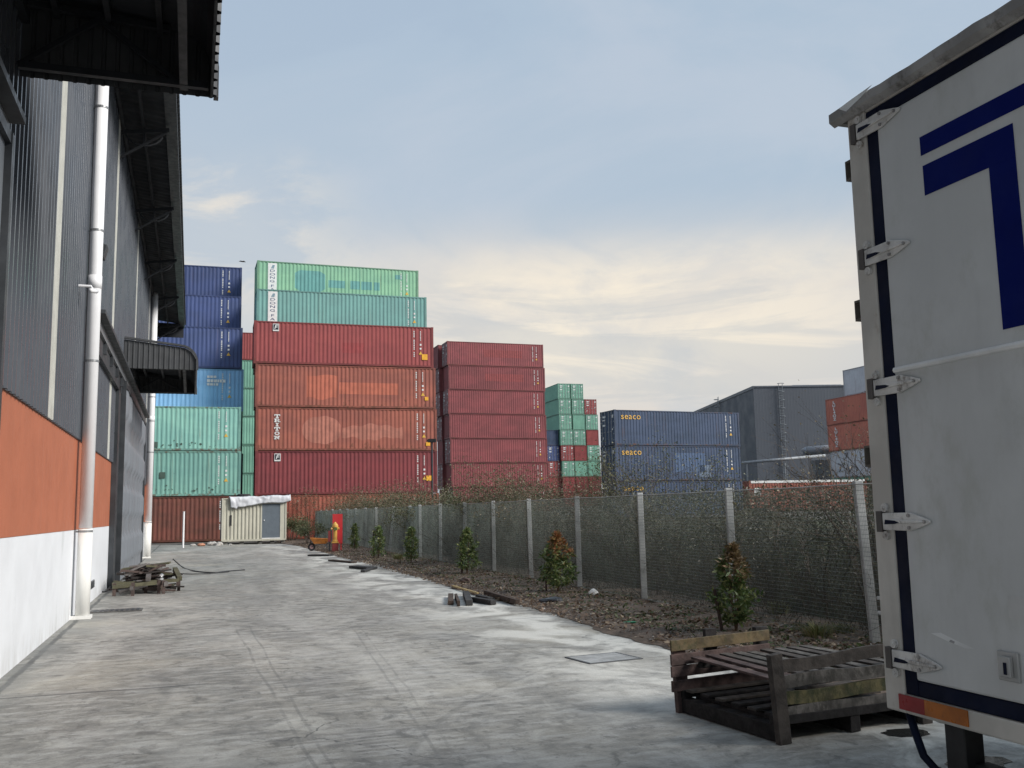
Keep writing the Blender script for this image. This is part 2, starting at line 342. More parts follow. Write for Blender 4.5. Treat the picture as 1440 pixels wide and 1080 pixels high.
# ------------------------------------------------------------------ the ground
def terrain_h(x, y):
    k = min(1, max(0, (y-58)/50)); k = k*k*(3-2*k); s_ = min(1, max(0, (x+12)/22)); s_ = s_*s_*(3-2*s_)
    far = min(1, max(0, (y-110)/60))
    return 1.35*k*s_ + .75*far
CONC = concrete_mat()
soil = mat('yard_soil', (.075, .062, .048), .95, var=.4, scale=1.2, dirt=(.10, .11, .05), dirt_amt=.5, bump=.8, bscale=14)
mb = MB(); xs = [-900, -300, -120, -60] + list(range(-44, 61, 4)) + [90, 150, 300, 900]; ys = [-300, -60, 0, 30, 50] + list(range(56, 190, 6)) + [240, 400, 900, 2500]
for i in range(len(xs)-1):
    for j in range(len(ys)-1):
        q = [(xs[i], ys[j]), (xs[i+1], ys[j]), (xs[i+1], ys[j+1]), (xs[i], ys[j+1])]
        mb.quad(*[(a, b_, terrain_h(a, b_)-.02) for a, b_ in q])
tag(mb.build('ground', mat('gravel_yard', (.10, .095, .085), .95, var=.35, scale=.6, dirt=(.09, .08, .06), dirt_amt=.4, bump=.6, bscale=12)), kind='structure')
EDGE = [(-40, 7.1), (6.0, 7.2), (8.5, 7.05), (9.8, 7.15), (11.5, 7.02), (13, 7.22), (15.5, 7.28), (17.5, 7.12), (20, 7.18), (23, 7.35), (26, 7.3), (30, 7.6), (33, 7.3), (37, 7.2), (42, 7.3), (47, 7.15), (51, 7.2), (54.5, 6.9)]
mb = MB(); pts = []
for i in range(len(EDGE)-1):
    (ua, va), (ub, vb) = EDGE[i], EDGE[i+1]; n = max(1, int((ub-ua)/.18)) if ua > 0 else 1
    for k in range(n):
        f_ = k/n; pts.append((ua+(ub-ua)*f_, va+(vb-va)*f_ + rnd.uniform(-.05, .05)*(ua > 0)))
pts.append(EDGE[-1])
ws = [(4.0, 55.6), (1.5, 58.0), (-1.0, 60.2)]
for i in range(len(pts)-1):
    (ua, va), (ub, vb) = pts[i], pts[i+1]
    mb.quad(yp(-.3, ua), yp(va, ua), yp(vb, ub), yp(-.3, ub))
mb.poly([yp(-.3, 54.5), yp(6.9, 54.5), yp(5.0, 56.5), yp(2.8, 58.6), yp(.6, 60.6), yp(-3.5, 61.5), yp(-3.5, 50), yp(-.3, 50)])
o = mb.build('concrete_yard', CONC); tag(o, kind='structure')
# earth strip between the concrete and the fence, and on behind the fence
mb = MB(); NU = 260
prof = [7.0, 7.12, 7.3, 7.6, 8.0, 8.5, 8.9, 9.3, 10.5, 13, 16]
grid = []
for i in range(NU+1):
    u = 3.5 + 58*i/NU; row = []
    ev = np.interp(u, [e[0] for e in EDGE], [e[1] for e in EDGE])
    for j, v in enumerate(prof):
        vv = v + (ev-7.1)*(max(0, 1-(v-7)/2)); hgt = .006 if j == 0 else (.02 + .05*min(1, (v-7.1)/.6) + rnd.uniform(-.018, .028))
        if j == 0: vv += rnd.uniform(-.06, .05)
        row.append(yp(vv, u, hgt))
    grid.append(row)
vs = [tuple(p) for r_ in grid for p in r_]; W_ = len(prof)
fs = [(i*W_+j, i*W_+j+1, (i+1)*W_+j+1, (i+1)*W_+j) for i in range(NU) for j in range(W_-1)]
m = bpy.data.meshes.new('earth_strip'); m.from_pydata(vs, [], fs)
for p_ in m.polygons: p_.use_smooth = True
tag(obj('earth_strip', m, mat('strip_earth', (.135, .10, .075), .95, var=.45, scale=2.2, dirt=(.14, .125, .10), dirt_amt=.35, bump=1, bscale=22)), kind='structure')
# litter on the earth: dead leaves, chips and small stones nobody could count
def litter(name, n, size, material, vlo, vhi, ulo, uhi, power=1.6, asp=1.6):
    uu = ulo + (uhi-ulo)*npr.uniform(0, 1, n)**power; vv = npr.uniform(vlo, vhi, n)
    P_ = np.array([tuple(yp(a, b_, .075 - max(0, 7.6-a)*.08)) for a, b_ in zip(vv, uu)])
    d = npr.normal(size=(n, 3)); d[:, 2] *= .25; d /= np.linalg.norm(d, axis=1)[:, None]
    s_ = np.cross(d, np.array([0, 0, 1])+npr.normal(size=(n, 3))*.45); s_ /= np.linalg.norm(s_, axis=1)[:, None]
    L = (size*(.5+npr.uniform(0, 1.2, n)))[:, None]; up = np.cross(s_, d)
    V = np.stack([P_, P_+d*L*.5+s_*L/asp*.5+up*L*.1, P_+d*L, P_+d*L*.5-s_*L/asp*.5+up*L*.05], 1).reshape(-1, 3)
    tag(obj(name, np_mesh(name, V, 4), material), 'brown dead leaves and chips strewn over the earth strip' if 'leaf' in name else 'pale stone chips strewn over the earth strip by the fence', 'litter', kind='stuff')
litter('leaf_litter', 30000, .05, leafmat('dead_leaf', (.19, .12, .075), (.12, .085, .06), (.38, .30, .21)), 7.05, 9.4, 8, 56)
litter('stone_chips', 5000, .03, leafmat('stone_chip', (.30, .29, .27), (.20, .19, .18), (.50, .49, .46)), 7.05, 9.3, 8, 56)
litter('weed_leaf_cover', 7000, .06, leafmat('weed_leaf', (.05, .08, .025), (.07, .10, .03), (.14, .15, .06)), 7.5, 9.3, 8, 40, 1.8, 2.4)

# ------------------------------------------------------------------ warehouse on the left
WH = ything('warehouse', 'long grey clad warehouse with orange and white lower wall on the left', 'warehouse')
clad = mat('grey_cladding', (.115, .124, .14), .30, .35, var=.06, scale=.5, streak=.2, stretch=2)
UA, UB, ZC = -8.0, 49.0, 2.93
ZE = 10.75
STRIPS = [(13.45, 14.0), (22.6, 23.2), (31.0, 31.6), (39.8, 40.4), (6.2, 6.8)]
DOOR2 = (24.4, 37.0)
def ribs(ua, ub, z0, z1, base=0.0, h=.045, pitch=.24):
    mb = MB(); u = ua; n = int(round((ub-ua)/pitch)); p = (ub-ua)/max(1, n)
    for k in range(n):
        s_ = u+k*p; q = [(s_, base), (s_+p*.68, base), (s_+p*.72, base+h), (s_+p*.90, base+h), (s_+p, base)]
        for a, b_ in zip(q[:-1], q[1:]): mb.quad((a[1], a[0], z0), (a[1], a[0], z1), (b_[1], b_[0], z1), (b_[1], b_[0], z0))
    return mb
u_prev = UA; mbc = MB()
for (a, b_) in sorted(STRIPS)+[(UB, UB)]:
    r_ = ribs(u_prev, a, ZC-.03, ZE+.1); n = len(mbc.v); mbc.v += r_.v; mbc.f += [tuple(i+n for i in f_) for f_ in r_.f]; u_prev = b_
mbc.build('wall_cladding', clad, WH)
for (a, b_) in STRIPS:
    r_ = ribs(a+.004, b_-.004, ZC-.02, ZE+.1, base=.012, h=.028, pitch=.14); r_.build('translucent_strip', mat('translucent_sheet', (.47, .47, .43), .45, var=.1, streak=.4, stretch=6), WH)
orange = mat('orange_paint', (.39, .122, .06), .62, var=.07, scale=1.0, streak=.12, bump=.06, bscale=60)
def splash(m):
    t = m.node_tree; b = t.nodes['Principled BSDF']; old = b.inputs['Base Color'].links[0].from_socket
    tc = t.nodes.new('ShaderNodeTexCoord'); sp = t.nodes.new('ShaderNodeSeparateXYZ'); t.links.new(tc.outputs['Object'], sp.inputs[0])
    n_ = noise(t, mapping(t, tc.outputs['Object'], (1, 2.2, 1.0)), 1.6, 7, .7)
    k = math_(t, 'MULTIPLY', maprange(t, sp.outputs[2], .42, .0), maprange(t, n_, .38, .66))
    c = mixc(t, math_(t, 'MULTIPLY', k, .4), old, (.40, .385, .35))
    st = noise(t, mapping(t, tc.outputs['Object'], (1, 5, .35)), 1.0, 6, .7)
    c = mixc(t, maprange(t, st, .56, .72, 0, .07), c, (.33, .33, .32))
    t.links.new(c, b.inputs['Base Color']); return m
white = mat('white_wall_paint', (.69, .705, .725), .6, var=.03, scale=.8, bump=.05, bscale=60, dirt=(.5, .52, .52), dirt_amt=.0)
mb = MB(); mb.box(-.3, 0.0, UA, UB, 1.424, ZC); splash(orange); mb.build('orange_wall_band', orange, WH)
mb = MB(); mb.box(-.3, 0.0, UA, UB, -.02, 1.42); mb.build('white_wall_base', splash(white), WH)
mb = MB(); mb.box(-.3, .018, UA, UB, ZC-.035, ZC-.012); mb.build('cladding_drip_edge', mat('dark_trim', (.04, .042, .047), .5), WH)
mb = MB(); mb.box(-24, -.31, UA, UA+.2, 0, ZE); mb.box(-24, -.31, UB-.2, UB-.01, 0, ZE+.05); mb.box(-24.2, -24, UA, UB, 0, ZE)
mb.build('end_wall', clad, WH)
# main roof with its overhanging eave
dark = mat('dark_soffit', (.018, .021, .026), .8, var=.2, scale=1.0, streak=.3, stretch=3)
roofm = mat('roof_sheet', (.10, .108, .115), .5, .2, var=.15, scale=.6)
mb = MB(); U0, U1 = 3.0, 47.6
mb.v = []; mb.f = []
def roof_sheet(u0, u1, v0, z0, v1, z1, pitch=.25, h=.04, thick=.012):
    mb = MB(); n = int((u1-u0)/pitch); p = (u1-u0)/n
    for k in range(n):
        s_ = u0+k*p; q = [(s_, 0), (s_+p*.6, 0), (s_+p*.7, h), (s_+p*.9, h), (s_+p, 0)]
        for a, b_ in zip(q[:-1], q[1:]):
            mb.quad((v0, a[0], z0+a[1]), (v1, a[0], z1+a[1]), (v1, b_[0], z1+b_[1]), (v0, b_[0], z0+b_[1]))
            mb.quad((v0, b_[0], z0+b_[1]-thick), (v1, b_[0], z1+b_[1]-thick), (v1, a[0], z1+a[1]-thick), (v0, a[0], z0+a[1]-thick))
            mb.quad((v0, a[0], z0+a[1]-thick), (v0, a[0], z0+a[1]), (v0, b_[0], z0+b_[1]), (v0, b_[0], z0+b_[1]-thick))
    return mb
roof_sheet(U0, UB+.3, 1.34, 11.0, -12.2, 13.2).build('roof', roofm, WH)
mb = MB(); mb.box(-24.4, -12.2, U0, UB+.3, 11.0, 13.2, Matrix.Identity(4)); 
mb2 = MB(); mb2.quad((-12.2, U0, 13.2), (-12.2, UB+.3, 13.2), (-25, UB+.3, 11.0), (-25, U0, 11.0)); mb2.build('roof', roofm, WH)
soff = MB(); soff.box(1.02, 1.28, U0, UB+.2, 10.80, 10.98); soff.build('gutter', mat('gutter_metal', (.045, .05, .055), .45, .3, var=.15), WH)
so_ = MB()
n = int((UB-U0)/.3)
for k in range(n):
    a = U0+k*(UB-U0)/n; b_ = U0+(k+1)*(UB-U0)/n; m_ = (a+b_)/2
    so_.quad((.035, a, 11.12), (.035, m_, 11.135), (1.02, m_, 10.995), (1.02, a, 10.98)); so_.quad((.035, m_, 11.135), (.035, b_, 11.12), (1.02, b_, 10.98), (1.02, m_, 10.995))
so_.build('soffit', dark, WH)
mb = MB()
mb.box(.50, .56, U0, UB, 10.72, 10.84); mb.box(.06, .12, U0, UB, 10.66, 10.78)
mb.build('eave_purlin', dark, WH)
for k in range(8):
    uu = 4.8+k*6.15; mb = MB()
    mb.beam((.04, uu, 10.55), (1.1, uu, 10.72), .06, .09); mb.beam((.04, uu, 9.95), (1.05, uu, 10.66), .05, .05)
    pts_ = [(.55+.42*cos(a_), uu, 10.62-.34*sin(a_)) for a_ in np.linspace(0, pi, 11)]; mb.tube(pts_, .022, 5)
    mb.beam((.55, uu, 10.28), (.55, uu, 10.75), .04, .04)
    mb.build('eave_bracket', dark, WH)
# end apron hanging under the eave at the far gable
mb = MB(); mb.box(.03, 1.24, UB-.02, UB+.02, 10.3, 11.0); mb.build('gable_apron', dark, WH)
# sliding door 2 and its rail
steel = mat('dark_steel', (.055, .06, .066), .45, .4, var=.2, scale=2)
lsteel = mat('grey_steel', (.20, .21, .22), .45, .35, var=.15, scale=2, streak=.2)
def add_rail(ua, ub):
    r = MB(); r.box(.035, .17, ua, ub, 4.98, 5.16); r.build('door_rail', lsteel, WH)
    r = MB(); r.box(.037, .30, ua, ub, 5.163, 5.23); r.box(.037, .12, ua, ub, 4.62, 4.972)
    for k in range(int((ub-ua)/1.6)): r.box(.122, .18, ua+.4+k*1.6, ua+.5+k*1.6, 4.75, 4.97)
    r.build('door_rail_housing', steel, WH)
add_rail(17.9, 36.9); add_rail(-6, 9.3)
def door_leaf(ua, ub, z0, z1, v=.16):
    nu = int((ub-ua)/.1); nz = 78; mb = MB(); rows = 4
    for i in range(nu+1):
        for j in range(nz+1):
            u = ua+(ub-ua)*i/nu; fz = j/nz; z_ = z0+(z1-z0)*fz
            ph = (u-ua) % 1.35/1.35; tri = 1-abs(ph*2-1)
            rz_ = (fz*rows) % 1.0
            env = 0 if (rz_ < .22) else sin((rz_-.22)/.78*pi)
            bulge = .10*min(1, env*1.5)*max(0, tri*1.7-.7)
            if z_ < z0+.12 or z_ > z1-.1: bulge = 0
            mb.v.append((v+bulge, u, z_))
    for i in range(nu):
        for j in range(nz): a = i*(nz+1)+j; mb.f.append((a, a+1, a+nz+2, a+nz+1))
    d = mb.build('sliding_door', mat('door_sheet', (.17, .185, .205), .5, .0, var=.04, scale=.4), WH, smooth=True)
    f = MB(); f.box(.04, v+.06, ua-.10, ua-.001, z0, z1+.05); f.box(.04, v+.06, ub+.001, ub+.10, z0, z1+.05); f.box(.04, v-.002, ua, ub, z0, z1); f.box(v+.001, v+.05, ua, ub, z1-.05, z1+.048)
    f.build('door_frame', steel, WH); return d
door_leaf(25.3, 36.3, .06, 4.9)
door_leaf(-6, 8.95, .06, 4.9, v=.2)
mb = MB(); mb.box(.003, .12, 24.35, 24.95, .0, 5.0); mb.build('door_jamb', steel, WH)
mb = MB(); mb.box(.002, .012, 24.95, 37.1, .0, 4.98); mb.build('door_opening', mat('opening_black', (.02, .02, .022), .8), WH)

# canopies over the doors
def canopy(ua, ub, zb, zt, vmax, label, near_gable=True):
    T = ything('door_canopy', label, 'canopy', group='steel canopies over the warehouse doors')
    R = .42
    def prof(dz=0, dv=0):
        p = [(.05, zt+dz), (vmax-R, zt-.16+dz)]
        for k in range(1, 7):
            a = k/6*pi/2; p.append((vmax-R+(R+dv)*sin(a), zt-.16-R*1.0+(R+dz)*cos(a)))
        p.append((vmax+dv, zb)); return p
    pr = prof(); n = int((ub-ua)/.2)
    roofb = MB()
    for k in range(n):
        s_ = ua+(ub-ua)*k/n; p = (ub-ua)/n
        for (off0, h0, off1, h1) in ((0, 0, .6, 0), (.6, 0, .7, .035), (.7, .035, .9, .035), (.9, .035, 1, 0)):
            for (pa, pb, qa, qb) in zip(prof(h0, h0)[:-1], prof(h0, h0)[1:], prof(h1, h1)[:-1], prof(h1, h1)[1:]):
                roofb.quad((pa[0], s_+off0*p, pa[1]), (pb[0], s_+off0*p, pb[1]), (qb[0], s_+off1*p, qb[1]), (qa[0], s_+off1*p, qa[1]))
    roofb.build('canopy_roof', mat('canopy_sheet', (.04, .044, .05), .6, .1, var=.15, scale=1), T)
    for ue, sg in ((ua-.01, -1), (ub+.01, 1)):
        g = MB(); nv = int(vmax/.13)
        for k in range(nv):
            va = .05+(vmax-.05)*k/nv; vb = .05+(vmax-.05)*(k+1)/nv; p = vb-va
            def top(v_):
                return float(np.interp(v_, [q[0] for q in pr[:-1]], [q[1] for q in pr[:-1]]))
            for (o0, h0, o1, h1) in ((0, 0, .62, 0), (.62, 0, .72, .018), (.72, .018, .9, .018), (.9, .018, 1, 0)):
                a_, b2 = va+o0*p, va+o1*p
                g.quad((a_, ue+sg*h0, zb), (b2, ue+sg*h1, zb), (b2, ue+sg*h1, top(b2)), (a_, ue+sg*h0, top(a_)))
        g.build('gable_sheet', mat('canopy_gable_sheet', (.065, .068, .072), .55, .1, var=.2, scale=1.5, streak=.5, stretch=5), T)
        e = MB(); q = [(x, z_) for x, z_ in prof(.05, .03)]
        for a_, b2 in zip(q[:-1], q[1:]): e.beam((a_[0], ue+sg*.02, a_[1]), (b2[0], ue+sg*.02, b2[1]), .1, .05, up=(0, 0, 1) if abs(b2[0]-a_[0]) > .01 else (1, 0, 0))
        e.build('edge_trim', mat('canopy_trim', (.06, .063, .068), .55, .1), T)
    ln = MB(); lp_ = [(x, z_-.06) for x, z_ in prof(0, -.03)]
    for a_, b2 in zip(lp_[:-1], lp_[1:]): ln.quad((a_[0], ua+.02, a_[1]), (a_[0], ub-.02, a_[1]), (b2[0], ub-.02, b2[1]), (b2[0], ua+.02, b2[1]))
    ln.build('liner', dark, T)  # added sheet that keeps sky light from leaking in under the roof
    s_ = MB(); 
    s_.box(.04, .12, ua, ub, zt-.35, zt-.2); s_.box(vmax-.34, vmax-.26, ua+.04, ub-.04, zb+.02, zb+.14); s_.box(vmax-.03, vmax-.005, ua+.03, ub-.03, zb-.02, zb+.3)
    nb = max(2, int((ub-ua)/3)+1)
    for k in range(nb):
        uu = ua+.15+(ub-ua-.3)*k/(nb-1); b_ = (vmax-.35)
        s_.beam((.06, uu, zb+.05), (vmax-.05, uu, zb+.05), .07, .07)
        s_.beam((.06, uu, zt-.2), (vmax-.45, uu, zt-.28), .06, .06)
        s_.beam((.06, uu, zb+.05), (b_*.5, uu, zt-.28), .05, .05); s_.beam((b_*.5, uu, zt-.28), (b_, uu, zb+.05), .05, .05)
    for k in range(3): s_.box(.35+k*.5, .41+k*.5, ua+.03, ub-.03, zt-.27-.03*k, zt-.19-.03*k)
    s_.build('canopy_truss', mat('truss_dark', (.022, .025, .03), .6, .2), T)
    return T
canopy(-6, 10.35, 6.08, 7.0, 1.93, 'dark steel door canopy overhead at the near end of the warehouse')
c2 = canopy(26.6, 32.0, 5.47, 6.22, 1.84, 'small curved-edge canopy over the sliding door further along the warehouse')
ft = MB(); ft.tube([(1.2, 26.9, 5.5), (1.2, 31.8, 5.5)], .03, 6)
# downpipes
pvc = mat('white_pvc', (.80, .80, .81), .4, var=.04, scale=2, streak=.12)
def downpipe(u, label, r=.105, ztop=10.8):
    T = ything('downpipe', label, 'downpipe', .17, u, 0, group='white downpipes on the warehouse wall')
    p = MB(); p.tube([(0, 0, 1.45), (0, 0, ztop)], r, 20); p.build('upper_pipe', pvc, T, smooth=True)
    p = MB(); p.tube([(0, 0, .03), (0, 0, 1.44)], r*1.06, 20); p.build('lower_pipe', mat('aged_pvc', (.76, .755, .72), .5, var=.06, scale=2, streak=.25), T, smooth=True)
    for z_ in (1.38, 4.2, 6.45, 8.65): q = MB(); q.tube([(0, 0, z_), (0, 0, z_+.035)], r*1.04+.004, 20); q.box(-.16, -.02, -.02, .02, z_, z_+.03); q.build('clamp', mat('clamp_grey', (.28, .285, .29), .4, .5), T)
    for z_ in (5.46,): q = MB(); q.tube([(0, 0, z_), (0, 0, z_+.22)], r*1.06, 20); q.build('socket', pvc, T, smooth=True)
    q = MB(); q.box(-.17, .14, -.14, .14, 0, .05); q.build('foot', mat('aged_pvc', 0), T)
    return T
downpipe(17.3, 'thick white downpipe on the wall nearest the camera')
downpipe(41.5, 'white downpipe at the far end of the wall beyond the door', r=.13)
for nm, lb, ct, v_, u_, z_ in (('security_camera', 'small white security camera fixed beside the near downpipe', 'camera', .02, 16.2, 5.25),):
    T = ything(nm, lb, ct, v_, u_, z_); q = MB(); q.tube([(0, 0, 0), (.2, 0, .0), (.22, .02, -.05)], .022, 8); q.build('bracket', pvc, T)
    q = MB(); q.tube([(.20, -.10, -.09), (.27, .08, -.06)], .035, 10); q.build('camera_body', pvc, T, smooth=True); q = MB(); q.tube([(.271, .083, -.06), (.276, .095, -.058)], .03, 10); q.build('lens', steel, T)
T = ything('floodlight', 'small black floodlight on the grey cladding beyond the near downpipe', 'floodlight', .03, 18.5, 6.45)
q = MB(); q.box(0, .12, -.02, .02, -.03, .03); q.build('bracket', steel, T); q = MB(); q.box(.12, .2, -.16, .16, -.12, .12, Matrix.Rotation(.25, 4, 'Y')); q.build('lamp_housing', steel, T, bevel=.01)
T = ything('wall_vent', 'small grey square vent low in the white wall by the downpipe', 'vent', .0, 20.6, .33)
q = MB(); q.box(.0, .018, -.42, .42, -.075, .075); q.build('vent_frame', lsteel, T)
q = MB()
for k in range(5): q.box(.019, .028, -.38, .38, -.062+k*.026, -.05+k*.026)
q.build('louvre', steel, T)
T = ything('drain_cover', 'dark metal cover set in the concrete at the foot of the near downpipe', 'drain cover', .62, 18.35, .006)
q = MB(); q.box(-.42, .42, -.22, .22, 0, .012); q.build('cover_plate', mat('cover_steel', (.14, .14, .135), .6, .4, var=.3, scale=5, dirt=(.10, .06, .035), dirt_amt=.5), T)
q = MB()
for k in range(9): q.box(-.36+k*.085, -.31+k*.085, -.17, .17, .0125, .018)
q.build('tread_bar', steel, T)

# ------------------------------------------------------------------ shipping containers
CL, CW, CH = 12.19, 2.44, 2.9
def corr_pts(x0, x1, pitch=.278):
    n = max(1, int(round((x1-x0)/pitch))); p = (x1-x0)/n; q = []
    for k in range(n):
        s_ = x0+k*p; q += [(s_, 0), (s_+p*.36, 0), (s_+p*.5, 1), (s_+p*.86, 1)]
    q.append((x1, 0)); return q
def wall_mesh(L):
    mb = MB(); z0, z1 = .15, CH-.085; q = corr_pts(.15, L-.15)
    for (a, da), (b_, db) in zip(q[:-1], q[1:]):
        mb.quad((a, .015+da*.027, z0), (b_, .015+db*.027, z0), (b_, .015+db*.027, z1), (a, .015+da*.027, z1))
        mb.quad((b_, CW-.015-db*.027, z0), (a, CW-.015-da*.027, z0), (a, CW-.015-da*.027, z1), (b_, CW-.015-db*.027, z1))
    q = corr_pts(.12, CW-.12, .25)
    for (a, da), (b_, db) in zip(q[:-1], q[1:]): mb.quad((L-.02-da*.04, a, z0), (L-.02-db*.04, b_, z0), (L-.02-db*.04, b_, z1), (L-.02-da*.04, a, z1))
    mb.quad((.05, .05, CH-.03), (L-.05, .05, CH-.03), (L-.05, CW-.05, CH-.03), (.05, CW-.05, CH-.03)); mb.quad((.05, .05, .12), (.05, CW-.05, .12), (L-.05, CW-.05, .12), (L-.05, .05, .12))
    return mb.mesh('wall_panel')
def frame_mesh(L):
    mb = MB()
    for y0, y1 in ((0, .06), (CW-.06, CW)):
        mb.box(.165, L-.165, y0, y1, .035, .16); mb.box(.165, L-.165, y0, y1, CH-.1, CH-.02)
    for x0, x1 in ((0, .11), (L-.11, L)):
        mb.box(x0, x1, .17, CW-.17, .035, .16); mb.box(x0, x1, .17, CW-.17, CH-.13, CH-.02)
    for x0, x1 in ((0.003, .157), (L-.157, L-.003)):
        for y0, y1 in ((.003, .117), (CW-.117, CW-.003)): mb.box(x0, x1, y0, y1, .121, CH-.121)
    for x0 in (0, L-.178):
        for y0 in (0, CW-.162):
            for z_ in (0, CH-.12): mb.box(x0, x0+.178, y0, y0+.162, z_, z_+.118)
    return mb.mesh('frame')
def endwall_mesh():
    mb = MB(); q = corr_pts(.12, CW-.12, .25)
    for (a, da), (b_, db) in zip(q[:-1], q[1:]): mb.quad((.03+da*.04, b_, .16), (.03+db*.04, a, .16), (.03+db*.04, a, CH-.13), (.03+da*.04, b_, CH-.13)) if False else mb.quad((.03+da*.04, a, .16), (.03+da*.04, a, CH-.13), (.03+db*.04, b_, CH-.13), (.03+db*.04, b_, .16))
    return mb.mesh('end_panel')
def door_mesh(side):
    y0, y1 = ((.125, CW/2-.008) if side == 0 else (CW/2+.008, CW-.125)); mb = MB()
    mb.box(.03, .07, y0, y1, .165, CH-.135)
    hh = (CH-.4)/5
    for k in range(5):
        z_ = .22+k*hh; mb.box(.012, .0295, y0+.06, y1-.06, z_, z_+hh*.62)
    return mb.mesh('door')
def bar_mesh(side):
    y0, y1 = ((.125, CW/2-.008) if side == 0 else (CW/2+.008, CW-.125)); mb = MB(); w_ = y1-y0
    for f_ in (.28, .74):
        y = y0+w_*f_; mb.tube([(-.02, y, .12), (-.02, y, CH-.09)], .022, 6)
        for z_ in (.14, .5, 1.1, 1.9, 2.4, CH-.2): mb.box(-.035, .011, y-.05, y+.05, z_, z_+.055)
        mb.box(-.05, -.02, y-.02, y+w_*.22, 1.12, 1.16)
    for z_ in (.4, .9, 1.4, 1.9, 2.4): 
        yy = y0 if side == 0 else y1; mb.box(-.01, .03, yy-.04, yy+.04, z_, z_+.09)
    return mb.mesh('locking_bar')
def plates_mesh():
    mb = MB(); mb.box(.004, .011, .2, .46, 2.25, 2.5); mb.box(.004, .011, 1.45, 2.1, 2.35, 2.5); mb.box(.004, .011, 1.5, 2.1, 1.65, 1.8); mb.box(.004, .011, .28, .42, 1.25, 1.4); mb.box(.004, .011, 1.9, 2.08, .6, .78)
    mb.box(.004, .011, 1.5, 2.05, 2.1, 2.2); return mb.mesh('data_plates')  # white data plates and placards on the door end
def code_mesh(L, lng=15):
    mb = MB(); r2 = random.Random(3)
    def tri(x, z_, s_): mb.poly([(x-s_, .003, z_-s_*.8), (x+s_, .003, z_-s_*.8), (x, .003, z_+s_)])
    for k in range(lng):
        if k in (4, 11): continue
        z_ = CH-.35-k*.125; mb.box(L-1.42, L-1.42+.075, .003, .012, z_-.045, z_+.035); 
    for k in range(7): z_ = CH-.35-k*.1; mb.box(L-.95, L-.90, .003, .012, z_-.04, z_+.03)
    mb.box(L-.98, L-.86, .003, .012, CH-1.35, CH-1.22); mb.box(L-.98, L-.86, .003, .012, CH-1.62, CH-1.5)
    return mb.mesh('lettering')
WALL = {CL: wall_mesh(CL)}; FRAME = {CL: frame_mesh(CL)}; CODE = {CL: code_mesh(CL)}
ENDW = endwall_mesh(); DOORS = [door_mesh(0), door_mesh(1)]; BARS = [bar_mesh(0), bar_mesh(1)]; PLATE = plates_mesh()
tm = MB(); tm.poly([(CL-1.05, .004, CH-1.98), (CL-.79, .004, CH-1.98), (CL-.92, .004, CH-1.75)]); TRI = tm.mesh('warning_triangle')
wpaint = mat('white_marking', (.72, .72, .70), .6, var=.1); ypaint = mat('yellow_marking', (.70, .42, .06), .6, var=.1); castm = mat('casting_steel', (.06, .05, .045), .7, var=.3)
barm = mat('galvanised_bar', (.36, .37, .38), .45, .4, var=.2, scale=3)
COLS = {
 'shadedorange': ((.21, .062, .042), (.13, .05, .035), .8), 'red': ((.33, .058, .055), (.28, .05, .05), .35), 'brick': ((.40, .108, .065), (.31, .088, .06), .7), 'orange': ((.40, .10, .055), (.30, .07, .045), .6),
 'darkred': ((.25, .04, .045), (.20, .035, .04), .25), 'maroon': ((.29, .06, .066), (.22, .05, .055), .4), 'blue': ((.055, .09, .24), (.05, .08, .2), .2), 'navy': ((.02, .03, .06), (.018, .022, .04), .3),
 'lightblue': ((.22, .50, .80), (.19, .43, .72), .25), 'teal': ((.22, .50, .41), (.18, .43, .37), .6), 'seagreen': ((.16, .40, .36), (.15, .36, .33), .25), 'palegreen': ((.24, .50, .30), (.20, .44, .28), .3),
 'mint': ((.17, .42, .30), (.15, .37, .27), .3), 'slate': ((.055, .09, .17), (.04, .07, .13), .5), 'brightenedred': ((.58, .17, .10), (.50, .14, .09), .4), 'white': ((.55, .58, .62), (.48, .50, .54), .4), 'brown': ((.14, .055, .04), (.10, .045, .035), .5)}
CN = {'shadedorange': 'rusty brown', 'red': 'red', 'brick': 'brick red', 'orange': 'rusty orange', 'darkred': 'dark red', 'maroon': 'faded maroon', 'blue': 'blue', 'navy': 'dark navy', 'lightblue': 'light blue', 'teal': 'pale teal', 'seagreen': 'sea green',
      'palegreen': 'pale green', 'mint': 'mint green', 'slate': 'slate blue', 'brightenedred': 'orange red', 'white': 'greyish white', 'brown': 'brown'}
CON = {}
def container(pos, ang, colour, label, door=False, code=True, decor=None):
    T = thing('shipping_container', label, 'container', pos, radians(ang), 'stacked shipping containers')
    c, c2_, r_ = COLS[colour]
    def chalk(k):
        l = .3*k[0]+.55*k[1]+.15*k[2]; return tuple((x*.86+l*.14)*.95 for x in k)
    c, c2_ = chalk(c), chalk(c2_)
    M = container_mat(colour, c, c2_, r_)
    obj('wall_panel', WALL[CL], M, T); obj('frame', FRAME[CL], container_mat(colour+'_frame', tuple(x*.8 for x in c), tuple(x*.65 for x in c2_), min(1, r_*1.6)), T)
    if door:
        for s_ in (0, 1):
            d = obj('door', DOORS[s_], M, T); obj('locking_bar', BARS[s_], barm, d)
        obj('data_plates', PLATE, wpaint, T)
    else: obj('end_panel', ENDW, M, T)
    if code: obj('lettering', CODE[CL], wpaint, T); obj('warning_triangle', TRI, ypaint, T)
    return T
ORD = ['bottom', 'second', 'third', 'fourth', 'fifth', 'sixth', 'seventh', 'topmost']
